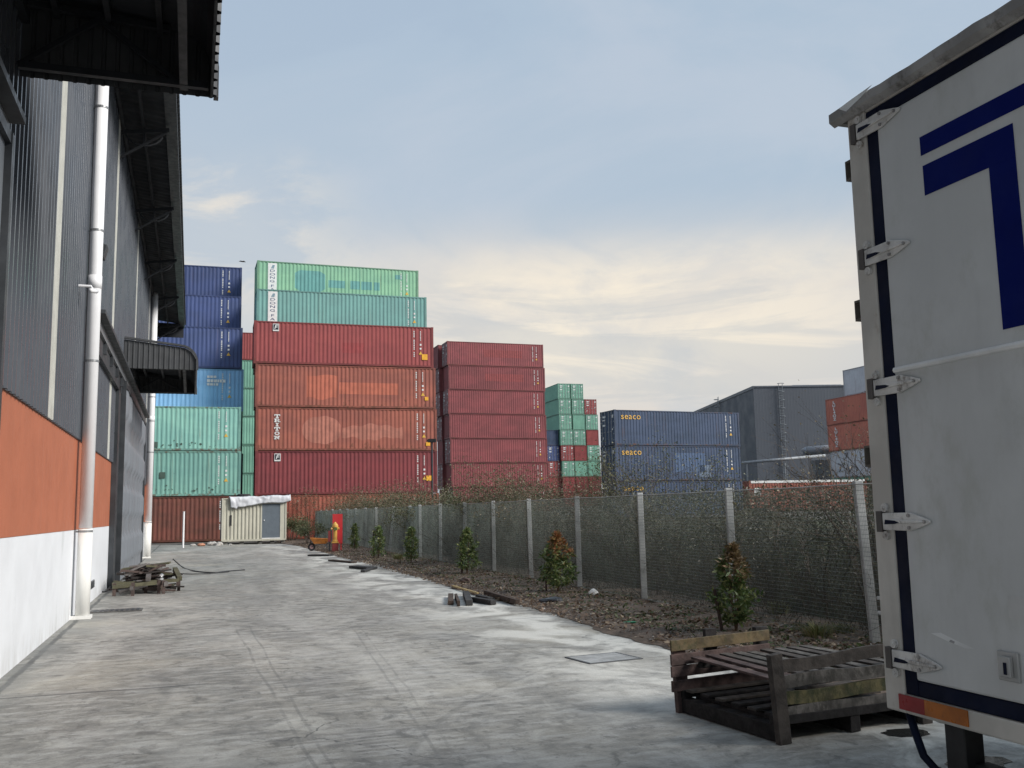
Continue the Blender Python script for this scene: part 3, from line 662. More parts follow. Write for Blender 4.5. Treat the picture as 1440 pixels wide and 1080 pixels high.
def stack(base, ang, colours, where, doors=(), code=True, jit=.06, z0=0.0, lean=-.05):
    outl = []; a = radians(ang); ex = Vector((cos(a), sin(a), 0)); n = len(colours)
    for k, c in enumerate(colours):
        if c is None: outl.append(None); continue
        p = Vector((base[0], base[1], z0+k*CH)) + ex*(rnd.uniform(-jit, jit)+lean*k)
        lv = 'topmost' if k == n-1 else ('bottom' if k == 0 else ORD[k]+' from the bottom')
        outl.append(container(p, ang+rnd.uniform(-.15, .15), c, f'{CN[c]} container, {lv} in {where}', door=(k in doors), code=code))
    return outl
A1 = 17.3
# the tall block right of the cabin: three rows, each one higher behind
R1 = stack((-16.85, 62.9), A1, ['orange', 'darkred', 'brick', 'brick', 'red'], 'the front row of the big centre block')
R2 = stack((-17.55, 65.95), A1+1.2, ['navy', 'navy', 'navy', 'brown', 'maroon', 'seagreen'], 'the second row of the big centre block')
R3 = stack((-18.35, 69.15), A1+2.2, ['navy', 'navy', 'brown', 'navy', 'maroon', 'seagreen', 'palegreen'], 'the rear row of the big centre block')
def left_of(x, y, a): return (x-CL*cos(radians(a)), y-CL*sin(radians(a)))
L1 = stack(left_of(-17.7, 62.75, A1), A1, ['shadedorange', 'teal', 'teal'], 'the front row beyond the warehouse')  # bottom one is orange with shade painted into its colour, plus rust
L2 = stack(left_of(-18.35, 65.45, A1), A1, ['brown', 'navy', 'mint', 'lightblue', 'blue'], 'the second row beyond the warehouse')
L3 = stack(left_of(-19.3, 68.4, A1), A1, ['navy', 'brown', 'maroon', 'blue', 'maroon', 'blue'], 'the third row beyond the warehouse')
L4 = stack(left_of(-20.1, 71.2, A1), A1, ['navy', 'brown', 'maroon', 'blue', 'maroon', 'mint', 'blue'], 'the rearmost row beyond the warehouse')
G1 = stack((-32.5, 95.5), A1, ['mint', 'mint', 'mint', 'mint', 'mint', 'mint', 'red'], 'the distant stack glimpsed through the narrow gap')
S1 = stack((-7.15, 112.6), A1+1.5, ['maroon']*7, 'the front row of the maroon block', doors=(6, 4, 2, 0), z0=1.45, jit=.1, lean=-.09)
S2 = stack((-8.35, 115.2), A1+1.5, ['maroon']*7, 'the rear row of the maroon block', doors=(5, 4, 3, 1), z0=1.45, jit=.1, lean=-.09)
SE = stack((8.27, 77.5), 22.9, ['slate', 'slate', 'slate'], 'the stack lettered in yellow', doors=(0, 1, 2), z0=.88, jit=.05)
# door-end block far behind
CN2 = {'-1': 'left-hand', '0': 'left', '1': 'middle', '2': 'right'}
p7 = at_depth(783, 539, 178)
ca, sa = cos(radians(A1)), sin(radians(A1))
def endstack(col, colours, doors, where, setback=0):
    for k, c in enumerate(colours):
        if c is None: continue
        off = (col+1)*2.60 + rnd.uniform(-.04, .04) + (7-k)*.10
        p = Vector((p7.x+ca*off - sa*setback, p7.y+sa*off+ca*setback, p7.z-(8-k)*CH))
        lv = ORD[k] if k in (0, 7) else ORD[k]+' from the bottom'
        container(p, A1+90, c, f'{CN[c]} container end-on, {lv} in {where}, far block', door=(k in doors), code=False)
endstack(0, ['red', 'red', 'mint', 'red', 'mint', 'mint', 'mint', 'mint'], (2, 3, 4, 5, 6, 7), 'the tall left column')
endstack(1, ['red', 'red', 'mint', 'red', 'mint', 'mint', 'mint', 'mint'], (4, 6, 7), 'the middle column')
endstack(2, ['red', 'red', 'mint', 'mint', 'red', 'mint', 'red'], (3, 5, 6), 'the right column')
endstack(-1, ['red', 'red', 'red', 'blue', 'slate'], (2, 3), 'the low leftmost column', .6)
# right-hand stack, long sides seen steeply, and the low red one beside it
pk = at_depth(1162, 562, 106)
K = stack((pk.x, pk.y), A1-90, ['mint', 'white', 'brightenedred', 'brightenedred'], 'the stack nearest the truck edge', z0=pk.z-4*CH, code=False)  # the two reds are brightened in colour to offset their shaded sides
pt = at_depth(1185, 525, 103.6)
KT = container((pt.x, pt.y, pk.z), A1-90, 'white', 'greyish white container on top of the stack close to the edge of the truck', code=False)
pl = at_depth(1053, 676, 92)
LR = container((pl.x, pl.y, pl.z-CH), 10, 'brick', 'low brick red container with a white roof edge, before the dark grey shed', code=False)
q = MB(); q.box(.2, CL-.2, -.012, -.002, CH-.24, CH-.02); q.build('white_roof_edge', wpaint, LR); q = MB(); q.box(.5, 1.15, -.012, -.004, 1.5, 2.2); q.build('label_plate', wpaint, LR); q = MB(); q.box(CL-1.6, CL-.4, -.012, -.004, 1.3, 1.7); q.build('label_plate', wpaint, LR)
LR2 = container((pl.x+13.0, pl.y+2.2, pl.z-CH-.1), 10, 'brown', 'low brown container right of the brick red one, half hidden by bare branches', code=False)

# repainted ghost patches that follow the corrugation of a wall
def corr_patch(parent, name, material, xa, xb, zlo, zhi, off=.004):
    mb = MB(); q = [(x, d_) for x, d_ in corr_pts(.15, CL-.15) if xa < x < xb]
    for (a, da), (b_, db) in zip(q[:-1], q[1:]):
        if callable(zlo): l0, l1, h0, h1 = zlo(a), zlo(b_), zhi(a), zhi(b_)
        else: l0 = l1 = zlo; h0 = h1 = zhi
        if h0 <= l0 and h1 <= l1: continue
        mb.quad((a, .015+da*.027-off, l0), (b_, .015+db*.027-off, l1), (b_, .015+db*.027-off, h1), (a, .015+da*.027-off, h0))
    return mb.build(name, material, parent)
gp = mat('teal_repaint', (.13, .33, .31), .6, var=.1, scale=1, streak=.3); op = mat('orange_repaint', (.455, .13, .078), .6, var=.15, scale=1.2, streak=.4); rp = mat('pink_repaint', (.41, .155, .11), .6, var=.2, scale=1.2, streak=.5)
g7 = R3[6]; o8 = lambda x: max(0, abs(x-3.85)-.75)*.62
corr_patch(g7, 'repainted_patch', gp, 2.7, 5.0, lambda x: .75+o8(x)*1.1, lambda x: 2.35-o8(x))
corr_patch(g7, 'repainted_patch', gp, 5.2, 6.5, 1.15, 1.72); 
for a, b_ in ((6.85, 7.65), (7.7, 8.55), (8.6, 9.2)): corr_patch(g7, 'repainted_patch', gp, a, b_, 1.12, 1.76)
corr_patch(g7, 'repainted_patch', gp, 10.3, 10.9, 2.1, 2.45)
b3 = R1[3]
corr_patch(b3, 'repainted_patch', op, 3.3, 5.5, lambda x: .62+.1*sin(x*4), lambda x: 2.2+.06*sin(x*3)); corr_patch(b3, 'repainted_patch', op, 5.5, 9.6, .95, 1.75)
b2 = R1[2]; e1 = lambda x: (max(0, 1-abs((x-4.3)/1.3)**3))**.5*.9*(1+.04*sin(x*3.1)+.03*sin(x*7.3))
corr_patch(b2, 'repainted_patch', rp, 3.0, 5.6, lambda x: 1.4-e1(x), lambda x: 1.4+e1(x)); corr_patch(b2, 'repainted_patch', rp, 5.6, 9.9, lambda x: .82+.10*sin(x*2.3)+.06*sin(x*6.1), lambda x: 1.72+.10*sin(x*1.7+1)+.07*sin(x*5.2))
corr_patch(R1[4], 'repainted_patch', mat('red_repaint', (.30, .05, .05), .6), 5.8, 7.4, .9, 1.6)
for k_ in (6, 5): corr_patch(S1[k_], 'repainted_patch', mat('maroon_repaint', (.25, .05, .05), .6), 4.5, 9.5, 1.1, 2.0)
corr_patch(SE[1], 'repainted_patch', mat('slate_repaint', (.058, .10, .185), .6, var=.15), 5.6, 8.6, .7, 2.3); corr_patch(SE[1], 'label_patch', mat('faded_white', (.12, .16, .22), .6, var=.2), 8.0, 9.2, .3, 1.3)
tb = mat('dark_mend', (.06, .10, .08), .7)
q = MB(); q.box(5.0-3.1+6, 5.9-3.1+6, .0, .012, .35, .62); q = None
def flat(parent, name, material, x0, x1, z0, z1, y=-.002): q = MB(); q.box(x0, x1, y-.012, y, z0, z1); return q.build(name, material, parent)
flat(L1[2], 'mended_patch', tb, 6.2, 7.1, .25, .58); flat(L1[1], 'mended_patch', tb, 7.2, 7.55, 1.15, 1.55)
for ob, s_ in ((L1[2], 9), (L1[1], 12)):
    q = MB(); r2 = random.Random(s_)
    for k in range(26): xx = r2.uniform(5.4, 10.8); zz = .3+abs(r2.gauss(0, .22)); ss = r2.uniform(.03, .09); q.poly([(xx+ss*cos(a_)*r2.uniform(.5, 1.2), -.003, zz+ss*sin(a_)*r2.uniform(.4, 1)) for a_ in np.linspace(0, 2*pi, 7)[:-1]][::-1])
    q.build('scuff_marks', tb, ob)

# lettering
def text_mesh(body, size, bold=0, space=1.0, line=1.0, align='CENTER', shear=0):
    cu_ = bpy.data.curves.new('lettering', 'FONT'); cu_.body = body; cu_.size = size; cu_.align_x = align; cu_.offset = bold; cu_.space_line = line; cu_.space_character = space; cu_.shear = shear; cu_.extrude = .004
    o = bpy.data.objects.new('tmp', cu_); COL.objects.link(o); bpy.context.view_layer.update()
    m = bpy.data.meshes.new_from_object(o.evaluated_get(bpy.context.evaluated_depsgraph_get())); bpy.data.objects.remove(o); bpy.data.curves.remove(cu_); m.name = 'lettering'; m.materials.clear(); return m
def lettering(parent, body, x, z_, size, material, sx=1, name='lettering', **kw):
    M = Matrix.Translation((x, -.008, z_)) @ Matrix.Rotation(pi/2, 4, 'X') @ Matrix.Diagonal((sx, 1, 1, 1))
    return obj(name, text_mesh(body, size, **kw), material, parent, M=M)
yl = mat('yellow_lettering', (.72, .42, .07), .55, var=.08)
for k_, ob in enumerate(SE): lettering(ob, 'seaco', .62, CH-.76, .70, yl, sx=1.05, bold=.0, align='LEFT', space=1.12)
# stacked slab-serif word on the third red container
q = MB(); h = .235; w_ = .38; gap = .285; x0 = 1.38; st = .085; sf = .055
def serif(cx, z_, ww=.15): q.box(cx-ww/2, cx+ww/2, -.014, -.004, z_, z_+sf)
for i, ch in enumerate('TRITON'):
    zt = 2.42-i*gap; zb = zt-h; xl, xr = x0-w_/2, x0+w_/2
    yy = (-.014, -.004)
    if ch == 'T':
        q.box(xl, xr, *yy, zt-.06, zt); q.box(xl, xl+.05, *yy, zt-.11, zt-.0605); q.box(xr-.05, xr, *yy, zt-.11, zt-.0605); q.box(x0-st/2, x0+st/2, *yy, zb+sf, zt-.0605); serif(x0, zb, .2)
    elif ch == 'I':
        q.box(x0-st/2, x0+st/2, *yy, zb+sf, zt-sf); serif(x0, zb, .2); serif(x0, zt-sf, .2)
    elif ch == 'R':
        q.box(xl+.04, xl+.04+st, *yy, zb+sf, zt-.0555); serif(xl+.08, zb, .15); q.box(xl, xr-.09, *yy, zt-.055, zt); q.box(xl+.1255, xr-.09, *yy, zb+.085, zb+.125)
        q.box(xr-.12, xr-.04, *yy, zb+.1255, zt-.0555); q.beam((x0+.02, -.009, zb+.09), (xr-.05, -.009, zb+.02), .01, .075, up=(0, 0, 1)); serif(xr-.03, zb, .09)
    elif ch == 'O':
        for a_ in range(14):
            a0_, a1_ = 2*pi*a_/14, 2*pi*(a_+1)/14; R_, r_ = (w_*.44, h*.5), (w_*.25, h*.26); c0 = (x0, zt-h/2)
            q.quad((c0[0]+R_[0]*cos(a0_), -.012, c0[1]+R_[1]*sin(a0_)), (c0[0]+R_[0]*cos(a1_), -.012, c0[1]+R_[1]*sin(a1_)), (c0[0]+r_[0]*cos(a1_), -.012, c0[1]+r_[1]*sin(a1_)), (c0[0]+r_[0]*cos(a0_), -.012, c0[1]+r_[1]*sin(a0_)))
    elif ch == 'N':
        q.box(xl+.05, xl+.11, *yy, zb+sf, zt-sf); q.box(xr-.11, xr-.05, *yy, zb, zt-sf); serif(xl+.08, zb, .15); serif(xl+.05, zt-sf, .13); serif(xr-.08, zt-sf, .15); q.beam((xl+.09, -.009, zt-.03), (xr-.08, -.009, zb+.04), .01, .09)
q.build('lettering', wpaint, R1[2])
navyl = mat('navy_lettering', (.03, .06, .15), .6)
for ob in (R3[6], R2[5]):
    flat(ob, 'name_board', wpaint, .78, 1.42, .12, CH-.16)
    for word, z0_ in (('D\nO\nN\nG', 2.08), ('F\nA\nN\nG', 2.08-4*.262-.10)):
        M = Matrix.Translation((1.10, -.022, z0_)) @ Matrix.Rotation(pi/2, 4, 'X') @ Matrix.Diagonal((2.1, 1, 1, 1))
        obj('lettering', text_mesh(word, .25, bold=-.001, line=1.05), navyl, ob, M=M)
    q = MB()
    for k in range(3): q.poly([(.98+k*.08, -.019, 2.32), (1.04+k*.08, -.019, 2.32), (1.16+k*.05, -.019, 2.6), (1.10+k*.05, -.019, 2.6)])
    q.build('slanted_emblem', mat('emblem_grey', (.2, .3, .36), .6), ob)
for ob in (R1[4], R1[1]):
    flat(ob, 'emblem_plate', wpaint, 1.22, 1.62, 2.22, 2.72); flat(ob, 'emblem_field', mat('emblem_black', (.02, .02, .03), .6), 1.26, 1.58, 2.32, 2.68, y=-.015)
    q = MB(); q.poly([(1.31, -.029, 2.36), (1.37, -.029, 2.36), (1.43, -.029, 2.6), (1.55, -.029, 2.6), (1.55, -.029, 2.65), (1.39, -.029, 2.65)]); q.poly([(1.40, -.0295, 2.46), (1.52, -.0295, 2.48), (1.54, -.0295, 2.52), (1.42, -.0295, 2.52)])
    q.build('emblem_letter', wpaint, ob)
yy_ = mat('orange_label', (.80, .40, .03), .6)
flat(R1[4], 'orange_label', yy_, 11.35, 11.75, .55, .95); flat(R1[3], 'orange_label', yy_, 11.4, 11.65, .6, .85); flat(R1[1], 'orange_label', yy_, 11.4, 11.75, .85, 1.2); flat(R1[2], 'orange_label', yy_, 11.4, 11.7, .35, .6)
# three lines of small white stencilling on the light blue container
q = MB(); r2 = random.Random(5)
for row, (n_, hh) in enumerate(((3, .16), (6, .2), (4, .16))):
    x = CL-2.4
    for k in range(n_): ww = r2.uniform(.1, .2); q.box(x, x+ww, -.01, -.002, 2.42-row*.26-hh, 2.42-row*.26); x += ww+.04
q.build('stencilled_lines', wpaint, L2[3])
for ob in (K[3], K[2]): lettering(ob, 'L\nU\nL\n4\nO\nZ', 1.5, 2.30, .40, wpaint, sx=1.8, line=.92, bold=.018)
# graffiti on the white container of the right stack
q = MB(); r2 = random.Random(8)
for k in range(34):
    x, z_ = r2.uniform(.5, 11.3), r2.uniform(.5, 2.3); a = r2.uniform(0, 6.3); pts_ = []
    for s_ in range(7): pts_.append((x, -.006, z_)); x += .22*cos(a); z_ = min(2.6, max(.25, z_+.22*sin(a))); a += r2.uniform(-.3, 1.1)
    q.tube(pts_, .035, 4)
q.build('graffiti', mat('graffiti_black', (.03, .03, .035), .6), K[1])

# ------------------------------------------------------------------ dark grey warehouse behind
pw = at_depth(1059, 545, 150)
G2 = thing('grey_warehouse', 'big dark grey flat-sided warehouse behind the containers on the right', 'warehouse', (pw.x, pw.y, 0), radians(3))
gw = mat('slate_cladding', (.072, .082, .100), .6, var=.04, scale=.15)
def cladbox(L_, W_, H_):
    mb = MB(); n = int(L_/.5)
    for k in range(n):
        a = L_*k/n; p = L_/n
        for (x0, y0, x1, y1) in ((a, 0, a+p*.8, 0), (a+p*.8, 0, a+p*.9, -.01), (a+p*.9, -.01, a+p, 0)): mb.quad((x0, y0, 0), (x1, y1, 0), (x1, y1, H_), (x0, y0, H_))
    mb.box(0, L_, .06, W_, 0, H_-.15); return mb
cladbox(62, 70, pw.z).build('wall', gw, G2)
q = MB(); q.box(-.1, 62.1, -.12, .059, pw.z+.003, pw.z+.25); q.box(-.1, -.003, .06, 70, pw.z-.2, pw.z+.25); q.build('parapet_trim', mat('slate_trim', (.10, .11, .13), .5), G2)
q = MB(); q.prism([(7, pw.z-.1), (8.5, pw.z+1.1), (16.5, pw.z+1.1), (18, pw.z+.6), (40, pw.z+.6), (40, pw.z-.1)], 6, 30); q.build('roof_light', mat('pale_roof', (.38, .41, .44), .5), G2)
def ladder(x, y, z0, z1, ax):
    q = MB()
    for s_ in (-.3, .3):
        p = (x+s_, y) if ax == 'x' else (x, y+s_)
        q.tube([(p[0], p[1], z0), (p[0], p[1], z1)], .05, 5)
    for k in range(int((z1-z0)/.4)):
        z_ = z0+k*.4; a = (x-.3, y, z_) if ax == 'x' else (x, y-.3, z_); b_ = (x+.3, y, z_) if ax == 'x' else (x, y+.3, z_); q.tube([a, b_], .03, 4)
    for k in range(int((z1-z0)/1.3)):
        z_ = z0+1.5+k*1.3
        pts_ = [((x+.5*cos(a_), y-.75*abs(sin(a_)), z_) if ax == 'x' else (x-.75*abs(sin(a_)), y+.5*cos(a_), z_)) for a_ in np.linspace(0, pi, 7)]; q.tube(pts_, .05, 4)
        if z_ > z1: break
    return q
ladder(4.3, -.25, 3.5, pw.z+.6, 'x').build('caged_ladder', mat('ladder_steel', (.23, .25, .27), .5, .3), G2)
ladder(-.25, 20, 6, pw.z+.9, 'y').build('caged_ladder', mat('ladder_steel', 0), G2)
ladder(16.5, -.25, 10, pw.z+.6, 'x').build('caged_ladder', mat('ladder_steel', 0), G2)
# pipe bridge and duct in front of it
pa, pb = at_depth(1044, 651, 108), at_depth(1160, 640.5, 112)
T = thing('overhead_pipe', 'thin grey pipe running level across the dark warehouse', 'pipe', (pa.x, pa.y, 0))
q = MB(); q.tube([(0, 0, pa.z), tuple(Vector((pb.x-pa.x, pb.y-pa.y, pb.z)))], .17, 8); q.build('pipe_run', mat('pipe_grey', (.30, .32, .34), .5), T, smooth=True)
for f_ in (.05, .5, .95): q = MB(); x_, y_ = (pb.x-pa.x)*f_, (pb.y-pa.y)*f_; q.tube([(x_, y_, .8), (x_, y_, pa.z)], .09, 6); q.build('support_post', mat('pipe_grey', 0), T)
pa, pb = at_depth(1131, 635, 108), at_depth(1185, 629, 108)
T = thing('air_duct', 'fat grey round duct left of the right-hand container stack', 'duct', (pa.x, pa.y, 0))
q = MB(); q.tube([(0, 0, pa.z-.4), (0, 0, pa.z), (.25, 0, pa.z+.05), (pb.x-pa.x+4, 0, pb.z+.1)], [.40, .45, .5, .5], 12); q.build('duct_run', mat('duct_grey', (.25, .27, .30), .5, .2), T, smooth=True)
q = MB(); q.box(1.0, 3.6, -.5, 1.5, .8, pa.z-1.0); q.build('plant_box', mat('duct_plant', (.12, .13, .14), .6), T)

# ------------------------------------------------------------------ the fence
FY = [8.1, 10.93, 13.74, 16.55, 19.36, 22.17, 24.98, 27.8, 30.6, 33.4, 36.2, 39.0, 41.8, 44.6, 47.4, 50.2, 53.0, 55.9, 58.7, 61.5, 64.3]
FP = [Vector((2.17-.322*(y-16.55), y, 0)) for y in FY]
tilt = {1: (-.10, -.02), 2: (-.03, 0), 5: (-.03, 0), 10: (.25, 0), 11: (.20, 0), 3: (-.02, 0), 7: (.03, 0)}
FE = thing('mesh_fence', 'wire mesh fence on concrete posts running along the earth strip', 'fence', tuple(FP[0]))
pc = mat('post_concrete', (.47, .475, .47), .8, var=.2, scale=3, dirt=(.16, .17, .15), dirt_amt=.3, bump=.3, bscale=30)
wire = mat('fence_wire', (.20, .235, .215), .55, .2, var=.2, scale=2)
tops = []
for i, p in enumerate(FP):
    dx, dy = tilt.get(i, (rnd.uniform(-.012, .012), 0)); b_ = p-FP[0]; tp = b_+Vector((dx, dy, 1.86)); tops.append((b_, tp))
    q = MB(); q.beam(b_+Vector((0, 0, -.1)), tp, .095, .095, up=(0, 1, 0)); q.build('post', pc, FE, bevel=.008)
for i in range(len(FP)-1):
    (b0, t0), (b1, t1) = tops[i], tops[i+1]; V = []
    L_ = (b1-b0).length; dn = (b1-b0).normalized(); off = Vector((-dn.y, dn.x, 0))*.056
    near = i < 6
    def P_(s_, z_): return (b0*(1-s_)+b1*s_)*(1-z_/1.86)+(t0*(1-s_)+t1*s_)*(z_/1.86)+off
    nh = 36; nv = int(L_/(.0255 if near else .032)); r_ = .0020 if near else .0028
    cross = [Vector((0, 0, r_)), off.normalized()*r_, Vector((0, 0, -r_)), -off.normalized()*r_]
    for k in range(nh+1):
        z_ = .05+1.75*k/nh; seg = 4; sag = [0, -.004, .003, -.003, 0]
        for s2 in range(seg):
            a, b_ = P_(s2/seg, z_+sag[s2]), P_((s2+1)/seg, z_+sag[s2+1]); 
            for c0, c1 in ((0, 1), (1, 2), (2, 3), (3, 0)): V += [a+cross[c0], b_+cross[c0], b_+cross[c1], a+cross[c1]]
    cv = [dn*r_*.8, off.normalized()*r_*.8, -dn*r_*.8, -off.normalized()*r_*.8]
    for k in range(nv+1):
        s_ = k/nv; j = rnd.uniform(-.003, .003); a, b_ = P_(s_+j/L_, .05), P_(s_-j/L_, 1.80)
        for c0, c1 in ((0, 1), (1, 2), (2, 3), (3, 0)): V += [a+cv[c0], b_+cv[c0], b_+cv[c1], a+cv[c1]]
    m = np_mesh('mesh_panel', np.array([tuple(v_) for v_ in V]), 4); obj('mesh_panel', m, wire, FE)
    q = MB(); q.tube([P_(0, 1.82), P_(.5, 1.812), P_(1, 1.82)], .008, 5); q.build('top_rail', mat('rail_zinc', (.35, .36, .35), .5, .4), FE)
    q = MB(); ndv = Vector((-dn.y, dn.x, 0)); q.beam(b0+dn*.06+Vector((0, 0, .012)), b1-dn*.06+Vector((0, 0, .02+rnd.uniform(-.015, .02))), .12, .10); q.build('footing', mat('footing_concrete', (.26, .255, .24), .85, var=.3, scale=3, dirt=(.08, .07, .05), dirt_amt=.8), FE)

# ------------------------------------------------------------------ vegetation behind the fence
def fpoint(y, off, z_):     # point at depth y along the fence, off metres behind it
    return np.array([2.17-.322*(y-16.55)+off*.952, y+off*.306, z_])
hl = leafmat('scrub_leaf', (.06, .072, .032), (.095, .078, .05), (.125, .115, .07), .9)
def scrub(name, label, n, y0, y1, size, power, zt, depth=(.25, 2.6)):
    yy = y0+(y1-y0)*npr.uniform(0, 1, n)**power; oo = depth[0]+(depth[1]-depth[0])*npr.uniform(0, 1, n)**1.4
    top = zt*(1+.09*np.sin(yy*1.9)+.08*np.sin(yy*4.3+1)+.06*np.sin(yy*9.1)+.05*npr.normal(size=n)); zz = np.minimum(top, np.where(yy < 22, 1.86, 3)+.05*npr.normal(size=n))*npr.uniform(0, 1, n)**.62
    P_ = np.stack([fpoint(a, b_, c) for a, b_, c in zip(yy, oo, zz)])
    tag(obj(name, leaves_mesh(name, P_, size, 2.4, .2), hl), label, 'scrub', kind='stuff')
scrub('scrub_foliage', 'dense tangled olive scrub right behind the near half of the fence', 120000, 8, 30, .040, 1.35, 2.02)
scrub('scrub_foliage', 'dense tangled scrub behind the far half of the fence', 42000, 28, 66, .07, 1.1, 1.98)
def twigs(name, label, n, y0, y1, zt, material, r_=.004, depth=(.15, 2.0), power=1.3):
    V = []
    for k in range(n):
        y = y0+(y1-y0)*rnd.random()**power; p = Vector(fpoint(y, rnd.uniform(*depth), 0)); d = Vector((rnd.gauss(0, .5), rnd.gauss(0, .5), 1)).normalized(); L = rnd.uniform(.5, 1.0)*zt/5; r1 = r_
        for s_ in range(5):
            q_ = p+d*L; a = Vector((0, 0, 1)).cross(d); a = a.normalized() if a.length > .01 else Vector((1, 0, 0)); b_ = a.cross(d)
            for x_ in (a, b_): V += [p-x_*r1, q_-x_*r1*.8, q_+x_*r1*.8, p+x_*r1]
            p = q_; r1 *= .8; d = (d+Vector((rnd.gauss(0, .35), rnd.gauss(0, .35), rnd.gauss(-.05, .25)))).normalized()
    tag(obj(name, np_mesh(name, np.array([tuple(v_) for v_ in V]), 4), material), label, 'scrub', kind='stuff')
tw = mat('twig_bark', (.085, .065, .05), .85, var=.3)
twigs('scrub_stems', 'thin brown tangled stems in the scrub behind the near fence', 2600, 8, 30, 1.9, tw)
twigs('scrub_stems', 'thin brown tangled stems in the scrub behind the far fence', 1500, 28, 66, 2.1, tw, .006)
# low bank of earth and dead growth behind the scrub
mb = MB(); nu_ = 90; pr_ = [(.9, 0.02), (1.6, .55), (2.3, 1.05), (3.2, 1.35), (4.4, 1.2), (6, .1)]
for i in range(nu_+1):
    y = 7+60*i/nu_
    for (o_, z_) in pr_: p = fpoint(y, o_+rnd.uniform(-.15, .15), z_*(1+rnd.uniform(-.16, .16))); mb.v.append(tuple(p))
for i in range(nu_):
    for j in range(5): a = i*6+j; mb.f.append((a, a+1, a+7, a+6))
tag(mb.build('earth_bank', mat('bank_earth', (.045, .042, .028), .95, var=.5, scale=1.5, dirt=(.06, .07, .03), dirt_amt=.6, bump=1, bscale=10), smooth=True), kind='structure')

def shrub(name, label, pos, h, wd, nb, leafn, lsize, lm, group=None, bare=0.0, depth=4, seed=1, bark=tw, lean=(0, 0), cat='shrub', r0_=.026):
    R = random.Random(seed); T = thing(name, label, cat, tuple(pos), 0, group); V = []; tips = []
    def seg(p, q_, a_, b2):
        d = (q_-p).normalized(); x_ = d.cross(Vector((0, 0, 1))); x_ = x_.normalized() if x_.length > .01 else Vector((1, 0, 0)); y_ = x_.cross(d)
        cs = [(x_*cos(k*2*pi/3)+y_*sin(k*2*pi/3)) for k in range(3)]
        for k in range(3): c0, c1 = cs[k], cs[(k+1) % 3]; V.extend([p+c0*a_, q_+c0*b2, q_+c1*b2, p+c1*a_])
    def grow(p, d, L, r_, lv):
        for s_ in range(3):
            q_ = p+d*L/3; seg(p, q_, r_, r_*.85); p = q_; r_ *= .85
            d = (d+Vector((R.gauss(0, .16), R.gauss(0, .16), R.gauss(.03, .1)))).normalized()
            if lv < depth: tips.append((p.copy(), lv))
        if lv >= depth: tips.append((p.copy(), lv)); return
        for k in range(R.choice((2, 3))):
            dd = (d+Vector((R.gauss(0, .55)*wd/h*1.4, R.gauss(0, .55)*wd/h*1.4, R.gauss(0, .25)))).normalized(); grow(p, dd, L*R.uniform(.55, .8), r_*.7, lv+1)
    for k in range(nb):
        a = R.uniform(0, 6.28); o_ = Vector((cos(a), sin(a), 0))*R.uniform(0, wd*.22); d = Vector((cos(a)*wd/h*.5+lean[0], sin(a)*wd/h*.5+lean[1], 1)).normalized()
        grow(o_, d, h*.40, r0_, 1)
    V_ = np.array([tuple(v_) for v_ in V]); k_ = h/max(.1, V_[:, 2].max()); V_ *= np.array([1, 1, k_])
    obj('stem', np_mesh('stem', V_, 4), bark, T)
    if leafn:
        tp = np.array([tuple(p) for p, lv in tips if lv >= 2]); tp[:, 2] *= k_
        idx = npr.randint(0, len(tp), leafn); P_ = tp[idx]+npr.normal(size=(leafn, 3))*np.array([wd*.06, wd*.06, h*.04])
        P_[:, 2] = np.maximum(P_[:, 2], .03)
        obj('foliage', leaves_mesh('foliage', P_, lsize, 2.2, .1), lm, T)
    return T
bl = leafmat('brown_bush_leaf', (.15, .12, .07), (.11, .11, .055), (.26, .20, .13), 1.5); gl = leafmat('olive_bush_leaf', (.075, .095, .04), (.11, .11, .05), (.18, .17, .09), 1.5)
seed = 20
FB = [(60, 1.5, 3.3, 3.2), (55, 1.3, 3.0, 3.2), (50, 1.4, 3.35, 3.4), (46, 1.2, 3.0, 2.8), (42, 1.4, 3.2, 2.9), (38.5, 1.2, 2.7, 2.4), (35, 1.0, 2.4, 2.2)]
DS = ['farthest bush standing over the fence near the red block', 'brown bush over the fence beside the pale-posted far end', 'feathery brown bush rising over the fence before the dark red container',
      'tangled bush over the fence left of the black lamp pole', 'bush over the fence at the foot of the black lamp pole', 'low brown bush over the fence right of the black lamp pole', 'thin low bush over the fence left of the leafy brown bush']
for (y, of, hh, wd), ds in zip(FB, DS):
    seed += 1; shrub('bush', ds, fpoint(y, of, 0), hh, wd, 9, 5200, .065, bl if seed % 3 else gl, 'bushes rising over the fence', seed=seed)
shrub('bush', 'full brown-green bush rising over the fence before the maroon block', fpoint(27.5, 1.3, 0), 3.15, 2.6, 11, 9500, .052, gl, 'bushes rising over the fence', seed=31)
shrub('bush', 'smaller brown bush over the fence right before the maroon block', fpoint(24.6, 1.2, 0), 2.7, 1.8, 9, 3800, .05, bl, 'bushes rising over the fence', seed=32)
shrub('bush', 'sparse twiggy bush over the fence before the far green containers', fpoint(20.6, 1.6, 0), 2.75, 2.0, 12, 2000, .04, bl, 'bushes rising over the fence', seed=33)
shrub('bush', 'olive bush over the fence hiding the doors of the lettered blue stack', fpoint(18.4, 1.3, 0), 3.0, 1.6, 12, 4600, .040, gl, 'bushes rising over the fence', seed=34)
shrub('bush', 'low twiggy bush over the fence before the lettered blue stack', fpoint(16.0, 1.5, 0), 2.35, 1.6, 8, 1000, .034, gl, 'bushes rising over the fence', seed=35)
shrub('bush', 'half-bare bush over the fence before the low red container', fpoint(13.2, 1.2, 0), 2.6, 1.9, 13, 900, .035, bl, 'bushes rising over the fence', seed=36, r0_=.022)
